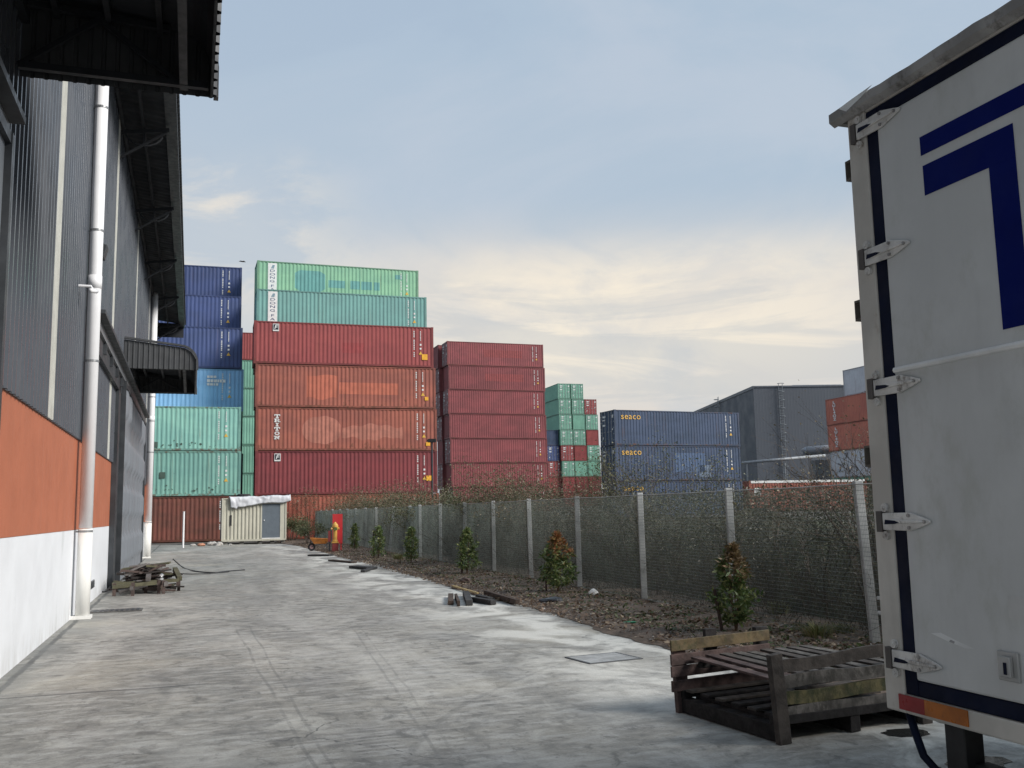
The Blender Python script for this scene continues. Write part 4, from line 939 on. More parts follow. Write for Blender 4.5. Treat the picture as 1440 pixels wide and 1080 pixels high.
shrub('bush', 'bare dark branching bush over the fence next to the truck', fpoint(11.5, .9, 0), 2.75, 1.7, 16, 700, .035, bl, 'bushes rising over the fence', seed=37, r0_=.026)
shrub('bush', 'tall thin sprig with a few leaves before the right-hand red containers', fpoint(11.6, 1.0, 0), 3.05, .6, 4, 230, .035, bl, 'bushes rising over the fence', seed=39, r0_=.016)
shrub('bush', 'dark green bush at the far left end of the fence', (-13.6, 58.6, 0), 1.6, 1.6, 8, 2600, .09, gl, 'bushes at the far end of the yard', seed=41)
shrub('bush', 'brown-tipped bush before the orange container by the cabin', (-15.0, 61.2, 0), 1.9, 1.5, 7, 1900, .09, bl, 'bushes at the far end of the yard', seed=42)
shrub('bush', 'small green bush behind the wheelbarrow', (-10.9, 51.5, 0), 1.35, 1.3, 8, 2300, .08, gl, 'bushes at the far end of the yard', seed=43)
shrub('bush', 'dry creeper climbing the orange container right of the cabin', (-13.2, 62.9, 0), 3.4, 1.3, 7, 1200, .08, bl, 'bushes at the far end of the yard', seed=44)

# ------------------------------------------------------------------ saplings in the earth strip
sap = leafmat('sapling_leaf', (.07, .125, .035), (.11, .155, .045), (.26, .28, .10), 4); tipm = leafmat('new_growth_leaf', (.26, .09, .035), (.17, .12, .035), (.36, .20, .08), 9)
def sapling(gpx, h, wd, label, tips_, stake, seed, n=900, ls=.085, tipcol=tipm):
    pos = ground_at(*gpx); T = thing('sapling', label, 'sapling', (pos.x, pos.y, .04), 0, 'saplings planted along the fence'); R = np.random.RandomState(seed)
    q = MB(); 
    for k in range(5):
        a = k*1.3; q.tube([(0, 0, 0), (cos(a)*wd*.12, sin(a)*wd*.12, h*.45), (cos(a)*wd*.28, sin(a)*wd*.28, h*.85)], [.012, .008, .004], 5)
    q.build('stem', mat('sapling_stem', (.10, .06, .035), .8), T)
    zz = R.uniform(.10, 1.0, n)**.85; shp = np.sin(np.clip(zz, 0, 1)**.8*pi*.93+.18)**.7; shp = np.nan_to_num(shp, nan=.2)
    clump = 1+.28*np.sin(zz*17+seed)+.18*np.sin(zz*31)
    an = R.uniform(0, 2*pi, n); an = an+.5*np.sin(an*3+seed); rr = wd*.5*shp*clump*R.uniform(.15, 1, n)**.5
    P_ = np.stack([np.cos(an)*rr, np.sin(an)*rr, zz*h*.96], 1)
    m_top = (zz + R.normal(size=n)*.09 > .74-.14*(np.cos(an-5.6)))
    if not tips_: m_top = zz > 1.1
    obj('foliage', leaves_mesh('foliage', P_[~m_top], ls, 3.0, .1), sap, T)
    if tips_: obj('new_growth', leaves_mesh('new_growth', P_[m_top], ls*.9, 3.0, -.3), tipcol, T)
    if stake:
        q = MB(); q.beam((stake[0], 0, -.05), (stake[1], .03, stake[2]), .035, .035); q.build('stake', mat('stake_wood', stake[3] if len(stake) > 3 else (.05, .03, .022), .85), T)
    return T
sapling((1036, 897), 1.12, .50, 'sapling with coppery tips behind the wooden crate', True, (-.16, -.24, .55), 1, 2600, .075, leafmat('copper_leaf', (.13, .085, .035), (.15, .11, .045), (.36, .24, .14), 9))
sapling((785, 838), 1.16, .62, 'bushy sapling with bright orange-red tips in the middle of the strip', True, (-.22, -.22, .35, (.30, .14, .11)), 2, 2400, .085)
sapling((657, 811), 1.18, .52, 'leaning yellow-green sapling tied to a dark stake', False, (-.12, -.16, .95), 3, 1600, .085)
sapling((578, 795), 1.16, .42, 'upright green sapling fourth from the crate', False, None, 4, 1400, .085)
sapling((532, 788), 1.15, .50, 'sapling beside a dark stake below the leaning fence posts', False, (-.15, -.17, 1.0), 5, 1200, .085)
sapling((499, 777), 1.18, .36, 'narrow sapling nearest the fire hydrant', False, (.0, .0, .3), 6, 1100, .09)

# ------------------------------------------------------------------ hydrant, red board, wheelbarrow
hp = ground_at(472, 777)
T = thing('fire_hydrant', 'yellow fire hydrant standing before a red board', 'hydrant', (hp.x, hp.y-.15, 0), TH)
hy = mat('hydrant_yellow', (.60, .33, .07), .45, var=.15, scale=4)
q = MB(); q.box(-.14, .14, -.14, .14, .40, .45); q.lathe([(.12, .45), (.12, .5), (.088, .53), (.085, .93), (.11, .94), (.11, .98), (.10, 1.0), (.13, 1.06), (.13, 1.13), (.095, 1.19), (.045, 1.24), (.03, 1.27)], n=14); q.build('hydrant_body', hy, T, smooth=False)
for s_ in (-1, 1): q = MB(); q.tube([(s_*.06, 0, 1.0), (s_*.17, -.03, .99)], .05, 8); q.build('outlet_cap', hy, T)
q = MB(); q.tube([(0, -.06, 1.0), (0, -.18, .98)], .07, 10); q.build('outlet_valve', mat('valve_green', (.10, .14, .05), .5), T)
q = MB(); q.box(-.12, .12, -.12, .12, 0, .398); q.build('plinth', mat('plinth_red', (.20, .03, .03), .7, var=.3), T)
T = thing('red_board', 'upright red board behind the fire hydrant', 'board', (hp.x+.02, hp.y+.3, 0), TH)
rb = mat('board_red', (.42, .018, .022), .5, var=.12, scale=2); q = MB(); q.box(-.21, .21, 0, .05, .36, 1.6); q.build('panel', rb, T)
for x_ in (-.16, .16): q = MB(); q.box(x_-.025, x_+.025, .052, .1, 0, 1.5); q.build('leg', rb, T)
T = thing('fuse_box', 'small dark red box standing left of the red board', 'box', (hp.x-.30, hp.y+.25, 0), TH); q = MB(); q.box(-.06, .06, 0, .12, .45, .9); q.build('box_body', mat('dark_red_box', (.16, .02, .02), .6), T); q = MB(); q.box(-.03, .03, .03, .09, 0, .449); q.build('leg', steel, T)
wp = ground_at(452, 775)
T = thing('wheelbarrow', 'orange wheelbarrow parked beside the red board', 'wheelbarrow', (wp.x, wp.y, .02), radians(8)); T.scale = (.68, .68, .72)
q = MB(); lo = [(-.45, -.22), (.30, -.22), (.30, .22), (-.45, .22)]; hi = [(-.72, -.38), (.55, -.36), (.55, .36), (-.72, .38)]
lo3 = [(a, b_, .42) for a, b_ in lo]; hi3 = [(hi[0][0], hi[0][1], .78), (hi[1][0], hi[1][1], .70), (hi[2][0], hi[2][1], .70), (hi[3][0], hi[3][1], .78)]
q.poly(lo3[::-1])
for k in range(4): q.quad(lo3[k], lo3[(k+1) % 4], hi3[(k+1) % 4], hi3[k])
tray = q.build('tray', mat('barrow_orange', (.50, .18, .03), .5, var=.25, scale=3, dirt=(.15, .06, .03), dirt_amt=.4), T); sm_ = tray.modifiers.new('thick', 'SOLIDIFY'); sm_.thickness = .02
q = MB()
for s_ in (-1, 1): q.tube([(-.62, s_*.07, .24), (-.2, s_*.2, .38), (.5, s_*.26, .42), (1.0, s_*.3, .6)], .02, 6); q.tube([(.32, s_*.24, .41), (.42, s_*.26, .02), (.2, s_*.22, .40)], .018, 6)
q.build('handles', steel, T)
wh = MB(); Mx = Matrix.Translation((-.62, 0, .24)) @ Matrix.Rotation(pi/2, 4, 'X'); wh.lathe([(.14, -.05), (.22, -.055), (.24, -.03), (.24, .03), (.22, .055), (.14, .05)], M=Mx, n=18); wo = wh.build('wheel', mat('tyre_rubber', (.025, .025, .027), .8), T)
r_ = MB(); r_.lathe([(.03, -.07), (.03, -.056), (.12, -.056), (.12, .056), (.03, .056), (.03, .07)], M=Mx, n=14); r_.build('rim', mat('rim_pink', (.35, .22, .22), .5), wo)

# black lamp pole behind the fence
lp = at_depth(608, 690, 50); T = thing('lamp_pole', 'thin black pole with a square lamp head before the red block', 'lamp pole', (lp.x, lp.y, 0)); ztop = at_depth(607, 622, 50).z
q = MB(); q.tube([(0, 0, 0), (0, 0, ztop)], [.06, .045], 8); q.build('pole', steel, T); q = MB(); q.box(-.2, .22, -.12, .12, ztop, ztop+.18); q.box(-.26, -.2005, -.12, .12, ztop+.04, ztop+.14); q.build('lamp_head', mat('opening_black', 0), T)

# ------------------------------------------------------------------ cabin with tarpaulin
sp_ = ground_at(311, 766); T = thing('site_cabin', 'small cream ribbed cabin with a grey door at the end of the yard', 'cabin', (sp_.x, sp_.y+.1, 0), radians(19))
cream = mat('cabin_cream', (.50, .485, .40), .55, var=.08, scale=1.2, streak=.35, stretch=4); LC, WC, HC, ZB = 3.55, 2.3, 2.55, .18
q = MB(); pq = corr_pts(0.06, 2.12, .205)
for (a, da), (b_, db) in zip(pq[:-1], pq[1:]): q.quad((a, da*.045, ZB+.08), (b_, db*.045, ZB+.08), (b_, db*.045, HC), (a, da*.045, HC))
q.box(3.22, LC-.06, .0, .05, ZB+.08, HC); q.box(2.121, 2.20, .0, .05, ZB+.08, HC); q.box(2.2, 3.22, .0, .05, 2.26, HC)
q.box(.055, LC-.055, .075, WC, ZB+.08, HC-.01); q.build('wall', cream, T)
q = MB(); q.quad((0, .06, ZB+.08), (0, .06, HC), (0, WC, HC), (0, WC, ZB+.08))
for k in range(10): yv = .12+k*.22; q.box(-.02, .0, yv, yv+.1, ZB+.09, HC-.05)
q.build('side_wall', mat('cabin_side', (.25, .255, .245), .6, var=.1, streak=.3), T)
q = MB(); q.box(-.03, .055, -.03, .055, ZB, HC+.04); q.box(LC-.055, LC+.03, -.03, .055, ZB, HC+.04); q.box(.056, LC-.056, -.03, .05, ZB-.02, ZB+.079); q.box(.056, LC-.056, -.032, .05, HC+.001, HC+.06); q.box(-.03, .05, .056, WC, HC+.001, HC+.06); q.build('corner_frame', cream, T)
q = MB(); q.box(0, LC, .056, WC, HC+.002, HC+.05); q.build('roof', mat('cabin_roof', (.3, .3, .28), .7), T)
q = MB(); q.box(2.202, 3.218, .02, .06, ZB+.14, 2.258); d_ = q.build('door', mat('cabin_door', (.12, .145, .17), .45, var=.08, streak=.15), T)
q = MB(); q.lathe([(.03, 0), (.035, .03), (.02, .05)], n=10, M=Matrix.Translation((2.32, .02, 1.32)) @ Matrix.Rotation(pi/2, 4, 'X')); q.build('handle', mat('knob_white', (.8, .8, .8), .3), d_)
q = MB(); q.box(2.19, 3.23, -.035, .05, ZB+.0795, ZB+.135); q.build('door_sill', wpaint, T)
q = MB(); q.box(.42, .52, -.008, .003, 1.05, 1.65); q.build('wall_slot', mat('opening_black', 0), T)
for x_ in (.1, 1.0, 2.0, 2.7, 3.3): q = MB(); q.box(x_, x_+.22, .1, .5, 0, ZB-.02); q.build('support_block', mat('footing_concrete', 0), T)
# tarpaulin lying over the roof edge
q = MB(); nx, ny = 60, 26
for i in range(nx+1):
    for j in range(ny+1):
        s_ = i/nx; f_ = j/ny; x = .38+3.4*s_
        drop = .52 + .12*sin(s_*9)*.5 - .34*max(0, s_-.35)*1.0 + (.10 if s_ < .12 else 0); tot = 1.3+drop; d_ = f_*tot
        wr = .05*mnoise.fractal(Vector((x*2.3, d_*1.6, 0)), .9, 2.1, 4)+.03*sin(x*5+3*mnoise.noise(Vector((x*1.5, d_*2, 3))))*min(1, d_)
        if d_ < 1.3: p = (x, 1.2-d_-.0+.0, HC+.14+wr+.12*max(0, s_-.5))
        else:
            dd = d_-1.3; p = (x+dd*.12*sin(x*4), -.10-.03*sin(min(1, dd*4)*pi/2)-abs(wr)*1.2, HC+.14-dd+.10*max(0, s_-.5)+wr*.4)
        q.v.append(p)
for i in range(nx):
    for j in range(ny): a = i*(ny+1)+j; q.f.append((a, a+1, a+ny+2, a+ny+1))
tp_ = q.build('tarpaulin', mat('tarp_white', (.62, .63, .66), .5, var=.15, scale=3), None, smooth=True)
tp_.location = T.location; tp_.rotation_euler = T.rotation_euler; tag(tp_, 'crumpled white tarpaulin draped over the roof edge of the cabin', 'tarpaulin'); ms = tp_.modifiers.new('t', 'SOLIDIFY'); ms.thickness = .008
B = T
for k, (x_, y_, w2, h2) in enumerate(((1.9, .9, .5, .28),)):
    o = thing('tyre', 'black tyre lying on the cabin roof behind the tarpaulin', 'tyre', B.matrix_basis @ Vector((1.25, 1.5, HC+.06))); q = MB(); q.lathe([(.2, 0), (.34, .0), (.4, .06), (.4, .2), (.34, .26), (.2, .26)], n=20); q.build('tyre_body', mat('tyre_rubber', 0), o)
# white marker post by the orange container and rubble along its foot
pp = ground_at(261, 770); q = MB(); q.tube([(0, 0, 0), (0, 0, 1.85)], .05, 8); q.tube([(0, 0, 1.85), (0, 0, 1.88)], .06, 8); o = q.build('marker_post', pvc); o.location = (pp.x, pp.y-.4, 0); tag(o, 'thin white post standing before the rusty brown container left of the cabin', 'post')
R = random.Random(4)
def rock(pos, s_, material, label, seed):
    bm = bmesh.new(); bmesh.ops.create_icosphere(bm, subdivisions=2, radius=s_); RR = random.Random(seed)
    for v_ in bm.verts: v_.co *= RR.uniform(.7, 1.15); v_.co.z *= .55
    m = bpy.data.meshes.new('rubble'); bm.to_mesh(m); bm.free(); o = obj('rubble_chunk', m, material); o.location = (pos[0], pos[1], s_*.25); tag(o, label, 'rubble', 'rubble chunks'); return o
rk = mat('rubble_pale', (.45, .43, .40), .85, var=.3, scale=6)
for (x_, y_, s_, lb) in ((283, 768, .22, 'orange-stained rubble lump beside the white post'), (299, 767, .3, 'flat pale rubble lump left of the cabin corner'), (307, 767, .25, 'pale rubble lump touching the cabin corner'), (324, 767, .12, 'small rubble lump under the cabin edge'), (271, 768, .16, 'small dark rubble lump right of the white post')):
    p = ground_at(x_, y_); rock(p, s_, rk if 'orange' not in lb else mat('rubble_orange', (.5, .24, .15), .85), lb, x_)
wl = mat('white_bag', (.6, .6, .58), .5, var=.1); bk = mat('black_plastic', (.02, .02, .022), .35, var=.2)
def bag(px_, s_, material, label, name, cat, flatn=.6, seed=1, ex=1.0):
    p = ground_at(*px_); bm = bmesh.new(); bmesh.ops.create_icosphere(bm, subdivisions=3, radius=s_); RR = random.Random(seed)
    for v_ in bm.verts: c = v_.co.copy(); v_.co *= 1+.13*sin(c.x*38/s_*.1+seed)+.1*sin(c.y*55/s_*.1+c.z*30)+RR.uniform(-.05, .05); v_.co.z *= flatn; v_.co.x *= ex
    m = bpy.data.meshes.new(name); bm.to_mesh(m); bm.free(); o = obj(name, m, material); o.location = (p.x, p.y, s_*flatn*.7+.04); o.rotation_euler = (0, 0, seed); tag(o, label, cat); return o
bag((834, 842), .085, wl, 'crumpled white plastic bag at the foot of the fence', 'plastic_bag', 'bag', .9, 2)
bag((776, 852), .11, bk, 'crumpled black plastic bag near the orange-tipped sapling', 'plastic_bag', 'bag', .55, 3, 1.8)
bag((526, 773), .16, wl, 'white sack lying against the far fence', 'sack', 'sack', .9, 4)
bag((655, 822), .12, mat('brown_block', (.10, .07, .06), .9, var=.3), 'brown broken block in the strip below the leaning sapling', 'broken_block', 'block', .6, 5, 1.2)
bag((1008, 993-62), .07, mat('yard_dark_lump', (.03, .028, .025), .9), 'small dark clod on the concrete left of the crate', 'dirt_clod', 'clod', .4, 6, 1.6)
bag((848, 884), .04, mat('green_scrap', (.03, .25, .13), .5), 'tiny green scrap lying in the earth strip', 'plastic_scrap', 'scrap', .3, 7, 1.5) if False else None
p = ground_at(886, 884); q = MB(); q.prism([(-.09, 0), (-.02, .045), (.06, .05), (.10, .0), (.02, -.04)], 0, .006, axis='z'); o = q.build('plastic_scrap', mat('green_scrap', (.03, .25, .13), .5)); o.location = (p.x, p.y, .085); tag(o, 'small green plastic scrap lying in the earth strip', 'scrap')

# ------------------------------------------------------------------ timber lying at the strip edge
wd_dark = mat('charred_timber', (.035, .035, .036), .8, var=.3, scale=5, bump=.4, bscale=30); wd_brown = mat('dark_brown_timber', (.06, .04, .03), .85, var=.35, scale=5, bump=.5, bscale=30); wd_pale = mat('pale_lath', (.42, .31, .14), .7, var=.15)
def plank(a, b_, w_, h_, material, label, name='plank', z0=0.0, group='timber lying along the yard edge'):
    pa_, pb_ = ground_at(*a), ground_at(*b_); q = MB(); d = pb_-pa_; q.beam((0, 0, 0), (d.x, d.y, 0), w_, h_); o = q.build(name, material, None, bevel=.006); o.location = (pa_.x, pa_.y, h_/2+.006+z0); tag(o, label, 'plank', group); return o
plank((655, 838), (660, 852), .12, .09, wd_dark, 'short black beam end, middle of the three by the pale lath')
plank((664, 846), (694, 851), .11, .08, wd_dark, 'longer black beam pointing right by the pale lath')
plank((672, 842), (690, 846), .10, .07, wd_dark, 'black beam lying behind the longer one by the pale lath', z0=.0)
plank((683, 838), (728, 852), .08, .08, wd_brown, 'long brown plank along the strip edge right of the pale lath', z0=.02)
plank((636, 827), (672, 838), .05, .03, wd_pale, 'thin pale yellow lath on the strip edge', name='lath', z0=.03)
plank((634, 840), (634, 851), .10, .07, wd_brown, 'stubby broken wood block left of the black beams', name='wood_block')
plank((641, 842), (645, 853), .05, .09, wd_brown, 'splintered wood piece beside the stubby block', name='wood_block')
plank((465, 789), (498, 792), .2, .05, wd_brown, 'flat brown board at the edge below the red board')
plank((436, 782), (466, 782), .35, .06, wd_dark, 'dark flat board before the wheelbarrow')
plank((497, 799), (522, 801), .3, .07, wd_dark, 'black board with a broken end on the concrete edge')
plank((510, 805), (528, 800), .12, .06, wd_dark, 'short black slat crossing the broken board')
plank((606, 800), (628, 800), .1, .06, wd_brown, 'dark branch-like plank at the fence foot beyond the sapling') 

# grate in the yard
gpos = [ground_at(*p_) for p_ in ((800, 922), (862, 916), (900, 930), (836, 937))]
T = thing('drain_grate', 'rectangular steel grate set in the concrete before the strip', 'grate', tuple((gpos[0]+gpos[2])/2), TH+radians(8))
q = MB(); gw_, gh_ = .33, .27
for (a, b_, c_, d_) in ((-gw_, gw_, -gh_, -gh_+.03), (-gw_, gw_, gh_-.03, gh_), (-gw_, -gw_+.03, -gh_+.03, gh_-.03), (gw_-.03, gw_, -gh_+.03, gh_-.03)): q.box(a, b_, c_, d_, .002, .010)
q.build('grate_frame', mat('grate_frame_steel', (.11, .115, .12), .6, .3), T)
q = MB()
for k in range(10): q.box(-gw_+.032, gw_-.032, -gh_+.042+k*.05, -gh_+.075+k*.05, .002, .009)
q.build('grate_bars', mat('grate_steel', (.42, .43, .43), .5, .4, var=.25, scale=5), T)
q = MB(); q.box(-gw_+.031, gw_-.031, -gh_+.031, gh_-.031, .001, .003); q.build('grate_pit', mat('opening_black', 0), T)

# ------------------------------------------------------------------ pallet crate
oldw = dict(rough=.85, var=.5, scale=7, bump=.5, bscale=35, streak=.3)
w1 = mat('pallet_grey', (.065, .055, .048), **oldw); w2 = mat('pallet_purple', (.085, .055, .05), **oldw); w3 = mat('pallet_mossy', (.115, .10, .045), dirt=(.035, .04, .015), dirt_amt=1.0, **oldw); w4 = mat('pallet_dark', (.012, .010, .010), **oldw); w5 = mat('pallet_weathered', (.125, .115, .105), dirt=(.04, .038, .032), dirt_amt=.9, **oldw); w6 = mat('pallet_tan', (.11, .08, .04), dirt=(.05, .05, .02), dirt_amt=.5, **oldw)
T = ything('pallet_crate', 'collapsed wooden pallet crate with slatted shelf beside the truck', 'crate', 5.62, 5.85, 0, radians(6))
CWd, CLn = 1.38, 1.22
def bd(name, m_, a, b_, w_, h_, up=(0, 0, 1)): q = MB(); q.beam(a, b_, w_, h_, up); return q.build(name, m_, T, bevel=.004)
for x_ in (.05, CWd/2, CWd-.05): bd('base_runner', w4, (x_, .01, .06), (x_, CLn-.01, .06), .09, .11)
bd('base_beam', w4, (0, .05, .1475), (CWd, .05, .1475), .09, .06); bd('base_beam', w4, (0, CLn-.05, .1475), (CWd, CLn-.05, .1475), .09, .06)
for k in range(6): 
    bd('deck_slat', w1 if k % 2 else w4, (.02, .12+k*.19, .175), (CWd-.03-.1*(k % 3), .15+k*.19+rnd.uniform(-.03, .03), .18), .09, .02)
q = MB(); q.box(.1, CWd-.1, .1, CLn-.12, .10, .145); q.build('under_deck', w4, T)
# loose slats lying inside
for k in range(5): bd('loose_slat', (w1, w5, w4, w2, w1)[k], (.15+.2*k, .2+.1*k, .20+.02*k), (.75+.1*k, .7+.08*k, .23+.025*k), .09, .02)
# near frame: leaning post, four boards
bd('corner_post', w1, (.03, -.012, 0.0), (-.03, -.03, .60), .10, .05, up=(0, 1, 0))
bd('corner_post', w1, (CWd-.05, -.012, 0.0), (CWd-.05, -.02, .58), .10, .05, up=(0, 1, 0))
for (z0_, z1_, m_) in ((.185, .20, w5), (.285, .30, w3), (.395, .41, w5), (.50, .55, w1)):
    bd('end_board', m_, (-.0+.03, .032, z0_), (CWd, .032, z1_), .085, .02, up=(0, 1, 0)) if False else None
    q = MB(); n_ = 10
    for k in range(n_):
        x0_, x1_ = .03+(CWd-.03)*k/n_, .03+(CWd-.03)*(k+1)/n_; za, zb_ = z0_+(z1_-z0_)*k/n_+.008*sin(k*.9+z0_*30), z0_+(z1_-z0_)*(k+1)/n_+.008*sin((k+1)*.9+z0_*30)
        q.poly([(x0_, .018, za-.043), (x1_, .018, zb_-.043), (x1_, .018, zb_+.043), (x0_, .018, za+.043)]); q.poly([(x0_, .042, za+.043), (x1_, .042, zb_+.043), (x1_, .042, zb_-.043), (x0_, .042, za-.043)])
        q.poly([(x0_, .018, za+.043), (x1_, .018, zb_+.043), (x1_, .042, zb_+.043), (x0_, .042, za+.043)]); q.poly([(x0_, .042, za-.043), (x1_, .042, zb_-.043), (x1_, .018, zb_-.043), (x0_, .018, za-.043)])
    q.build('end_board', m_, T)
# far frame
bd('corner_post', w2, (.03, CLn-.04, 0), (-.0, CLn-.04, .56), .11, .05, up=(0, 1, 0)); bd('corner_post', w4, (CWd*.62, CLn-.0, 0), (CWd*.62, CLn+.01, .60), .12, .05, up=(0, 1, 0)); bd('corner_post', w4, (.34, CLn-.005, .3), (.34, CLn-.005, .62), .11, .04, up=(0, 1, 0))
for (z_, m_) in ((.22, w2), (.33, w2), (.42, w2), (.53, w6)): bd('end_board', m_, (-.09, CLn-.075 if z_ < .5 else CLn-.08, z_-.01), (CWd*.64, CLn-.07, z_+.01), .02, .085)
# tilted shelf of slats between the two frames
for k in range(9):
    x_ = .14+k*.135; m_ = (w2, w2, w1, w5, w5, w1, w5, w1, w5)[k]
    bd('shelf_slat', m_, (x_+rnd.uniform(-.015, .015), -.0+.07, .385+.004*k), (x_-.02, CLn-.11, .425+rnd.uniform(-.006, .006)), .088, .018)
bd('shelf_bearer', w4, (.1, .12, .36), (CWd-.06, .12, .375), .06, .03); bd('shelf_bearer', w4, (.1, CLn-.2, .375), (CWd*.66, CLn-.2, .39), .06, .04)

# tuft of weeds behind the crate
def tuft(pos, n, h_, label, seed):
    R_ = np.random.RandomState(seed); V = []
    for k in range(n):
        a = R_.uniform(0, 6.28); r_ = R_.uniform(0, .16); b_ = np.array([cos(a)*r_, sin(a)*r_, 0]); d = np.array([cos(a)*R_.uniform(.1, .7), sin(a)*R_.uniform(.1, .7), 1])*h_*R_.uniform(.5, 1); s_ = np.array([-sin(a), cos(a), 0])*.006
        V += [b_-s_, b_+d*.5-s_, b_+d*.5+s_, b_+s_]; m_ = b_+d*.5; e = m_+d*np.array([.9, .9, .25]); V += [m_-s_, e, e, m_+s_]
    o = obj('grass_tuft', np_mesh('grass_tuft', np.array(V), 4), leafmat('tuft_leaf', (.12, .14, .04), (.17, .17, .07), (.26, .22, .11))); o.location = pos; tag(o, label, 'grass tuft'); return o
for (x_, y_, h_, lb) in ((1150, 905, .28, 'yellowish grass tuft in the earth behind the crate'), (1185, 900, .22, 'grass tuft by the leaning fence post'), (560, 790, .35, 'grass tuft at the foot of the leaning fence posts'), (1095, 790+80, .3, 'small grass tuft at the fence foot right of the coppery sapling')):
    tuft(tuple(ground_at(x_, y_)+Vector((0, 0, .05))), 160, h_, lb, x_)

# ------------------------------------------------------------------ scrap pile beside the warehouse
T = ything('scrap_timber_pile', 'heap of old timber frames and pallets against the warehouse door', 'scrap pile', .66, 22.2, 0, 0); T.scale = (.74, .9, .72)
R = random.Random(12); sc4 = mat('scrap_black', (.02, .016, .014), .85, var=.3); sc1 = mat('scrap_brown', (.075, .052, .045), .8, var=.35, scale=5, bump=.4); sc2 = mat('scrap_olive', (.085, .08, .045), .8, var=.3, scale=5); sc3 = mat('scrap_grey', (.12, .11, .105), .7, var=.25, scale=5)
def pb(name, m_, a, b_, w_, h_): q = MB(); q.beam(a, b_, w_, h_); q.build(name, m_, T)
for (x_, y_) in ((-.45, -.35), (.05, -.55), (.85, -.3), (1.25, .5), (.35, .2), (-.5, .9), (1.2, 1.9), (-.3, 2.2), (.72, -.1)): pb('frame_leg', sc1, (x_, y_, 0), (x_, y_, .30+R.uniform(0, .12)), .09, .09)
pb('frame_rail', sc2, (-.5, -.38, .26), (.65, -.12, .31), .11, .10); pb('frame_rail', sc2, (-.55, .1, .30), (1.25, .35, .33), .1, .09); pb('frame_rail', sc3, (.02, -.6, .22), (.1, 1.6, .36), .1, .1)
pb('frame_rail', sc3, (.65, .5, .34), (.92, -.35, .28), .12, .12); pb('frame_rail', sc2, (1.1, 2.2, .55), (1.27, .45, .36), .14, .12); pb('frame_rail', sc3, (.4, 1.2, .62), (.42, -.1, .42), .13, .12)
for k in range(88):
    lay = k/88; spread = 1-lay*.45
    a_ = R.gauss(.05, .28) if R.random() < .72 else R.gauss(pi/2, .35)
    L = R.uniform(.5, 1.35)*spread; cx, cy = .33+R.uniform(-.62, .62)*spread, 1.15+R.uniform(-1.1, 1.1)*spread
    cz = .16+lay*.62-.15*abs(cx-.33)+R.uniform(-.03, .03)
    dx, dy = cos(a_)*L/2, sin(a_)*L/2; tl = R.gauss(0, .05)
    pb('loose_board', (sc1, sc1, sc2, sc3, sc4, sc4)[k % 6], (cx-dx, cy-dy, max(.05, cz-tl)), (cx+dx, cy+dy, max(.05, cz+tl)), R.uniform(.07, .17), R.uniform(.025, .07))
pb('slatted_panel', sc2, (-.45, 2.2, .60), (.95, 2.1, .76), .6, .05)
for k in range(2): q = MB(); q.lathe([(.02, 0), (.06, .03), (.06, .07), (.02, .1)], n=8, M=Matrix.Translation((.78, -.05, .36+.11*k))); q.build('metal_fitting', mat('shiny_fitting', (.6, .6, .6), .3, .8), T)
def cable(pts_, label, r_=.014, name='cable'):
    q = MB(); P3 = [Vector(p_) for p_ in pts_]; sm = []
    for i in range(len(P3)-1):
        p0, p1, p2, p3 = P3[max(0, i-1)], P3[i], P3[i+1], P3[min(len(P3)-1, i+2)]
        for k in range(8):
            s_ = k/8; sm.append(.5*((2*p1)+(p2-p0)*s_+(2*p0-5*p1+4*p2-p3)*s_*s_+(3*p1-p0-3*p2+p3)*s_**3))
    sm.append(P3[-1]); q.tube(sm, r_, 6); o = q.build(name, mat('cable_black', (.03, .03, .032), .5), None, smooth=True); tag(o, label, 'cable'); return o
gz = lambda x, y, z_=.016: tuple(ground_at(x, y)+Vector((0, 0, z_)))
cable([gz(243, 800, .3), gz(258, 799), gz(275, 804), gz(300, 806), gz(320, 804), gz(344, 802)], 'black cable trailing right from the scrap pile', .018)
cable([gz(252, 807), gz(270, 808), gz(300, 807), gz(322, 805)], 'second black cable lying just below the long one', .012)
cable([gz(165, 800, .5), gz(157, 806, .25), gz(145, 822, .03), gz(143, 832, .016), gz(152, 830), gz(168, 812, .2), gz(185, 806, .45)], 'looped grey-green cable hanging from the scrap pile to the wall', .02)
cable([gz(156, 795, .3), gz(153, 801, .2), gz(156, 808, .15), gz(163, 806, .3), gz(160, 798, .4), gz(170, 800, .5)], 'small black cable coil beside the wall at the scrap pile', .016)

# ------------------------------------------------------------------ box truck on the right
TR = ything('box_truck', 'white box truck body with dark door seals and blue lettering at right', 'truck', 4.51, 0, 0)
tw_ = mat('truck_white', (.655, .665, .66), .42, var=.08, scale=1.6, dirt=(.52, .53, .50), dirt_amt=.5, streak=.22, stretch=4); tf = mat('truck_frame', (.62, .59, .54), .45, var=.15, scale=2.5, dirt=(.24, .16, .10), dirt_amt=.25, streak=.35, stretch=4)
UL, UR, ZB_, ZT = 3.36, .94, .775, 3.30
q = MB(); q.box(.06, 6.4, UR+.03, UL-.03, ZB_+.03, ZT-.02); q.build('cargo_body', tw_, TR)
q = MB()
q.box(0, .058, 3.245, UL, ZB_, ZT); q.box(0, .058, UR, UR+.115, ZB_, ZT); q.box(0, .058, UR+.1155, 3.2445, 3.262, ZT); q.box(0, .058, UR+.1155, 3.2445, ZB_, .850)
q.build('door_frame', tf, TR, bevel=.008)
seal = mat('rubber_seal', (.004, .008, .028), .7, var=.3, scale=4, spec=.2)
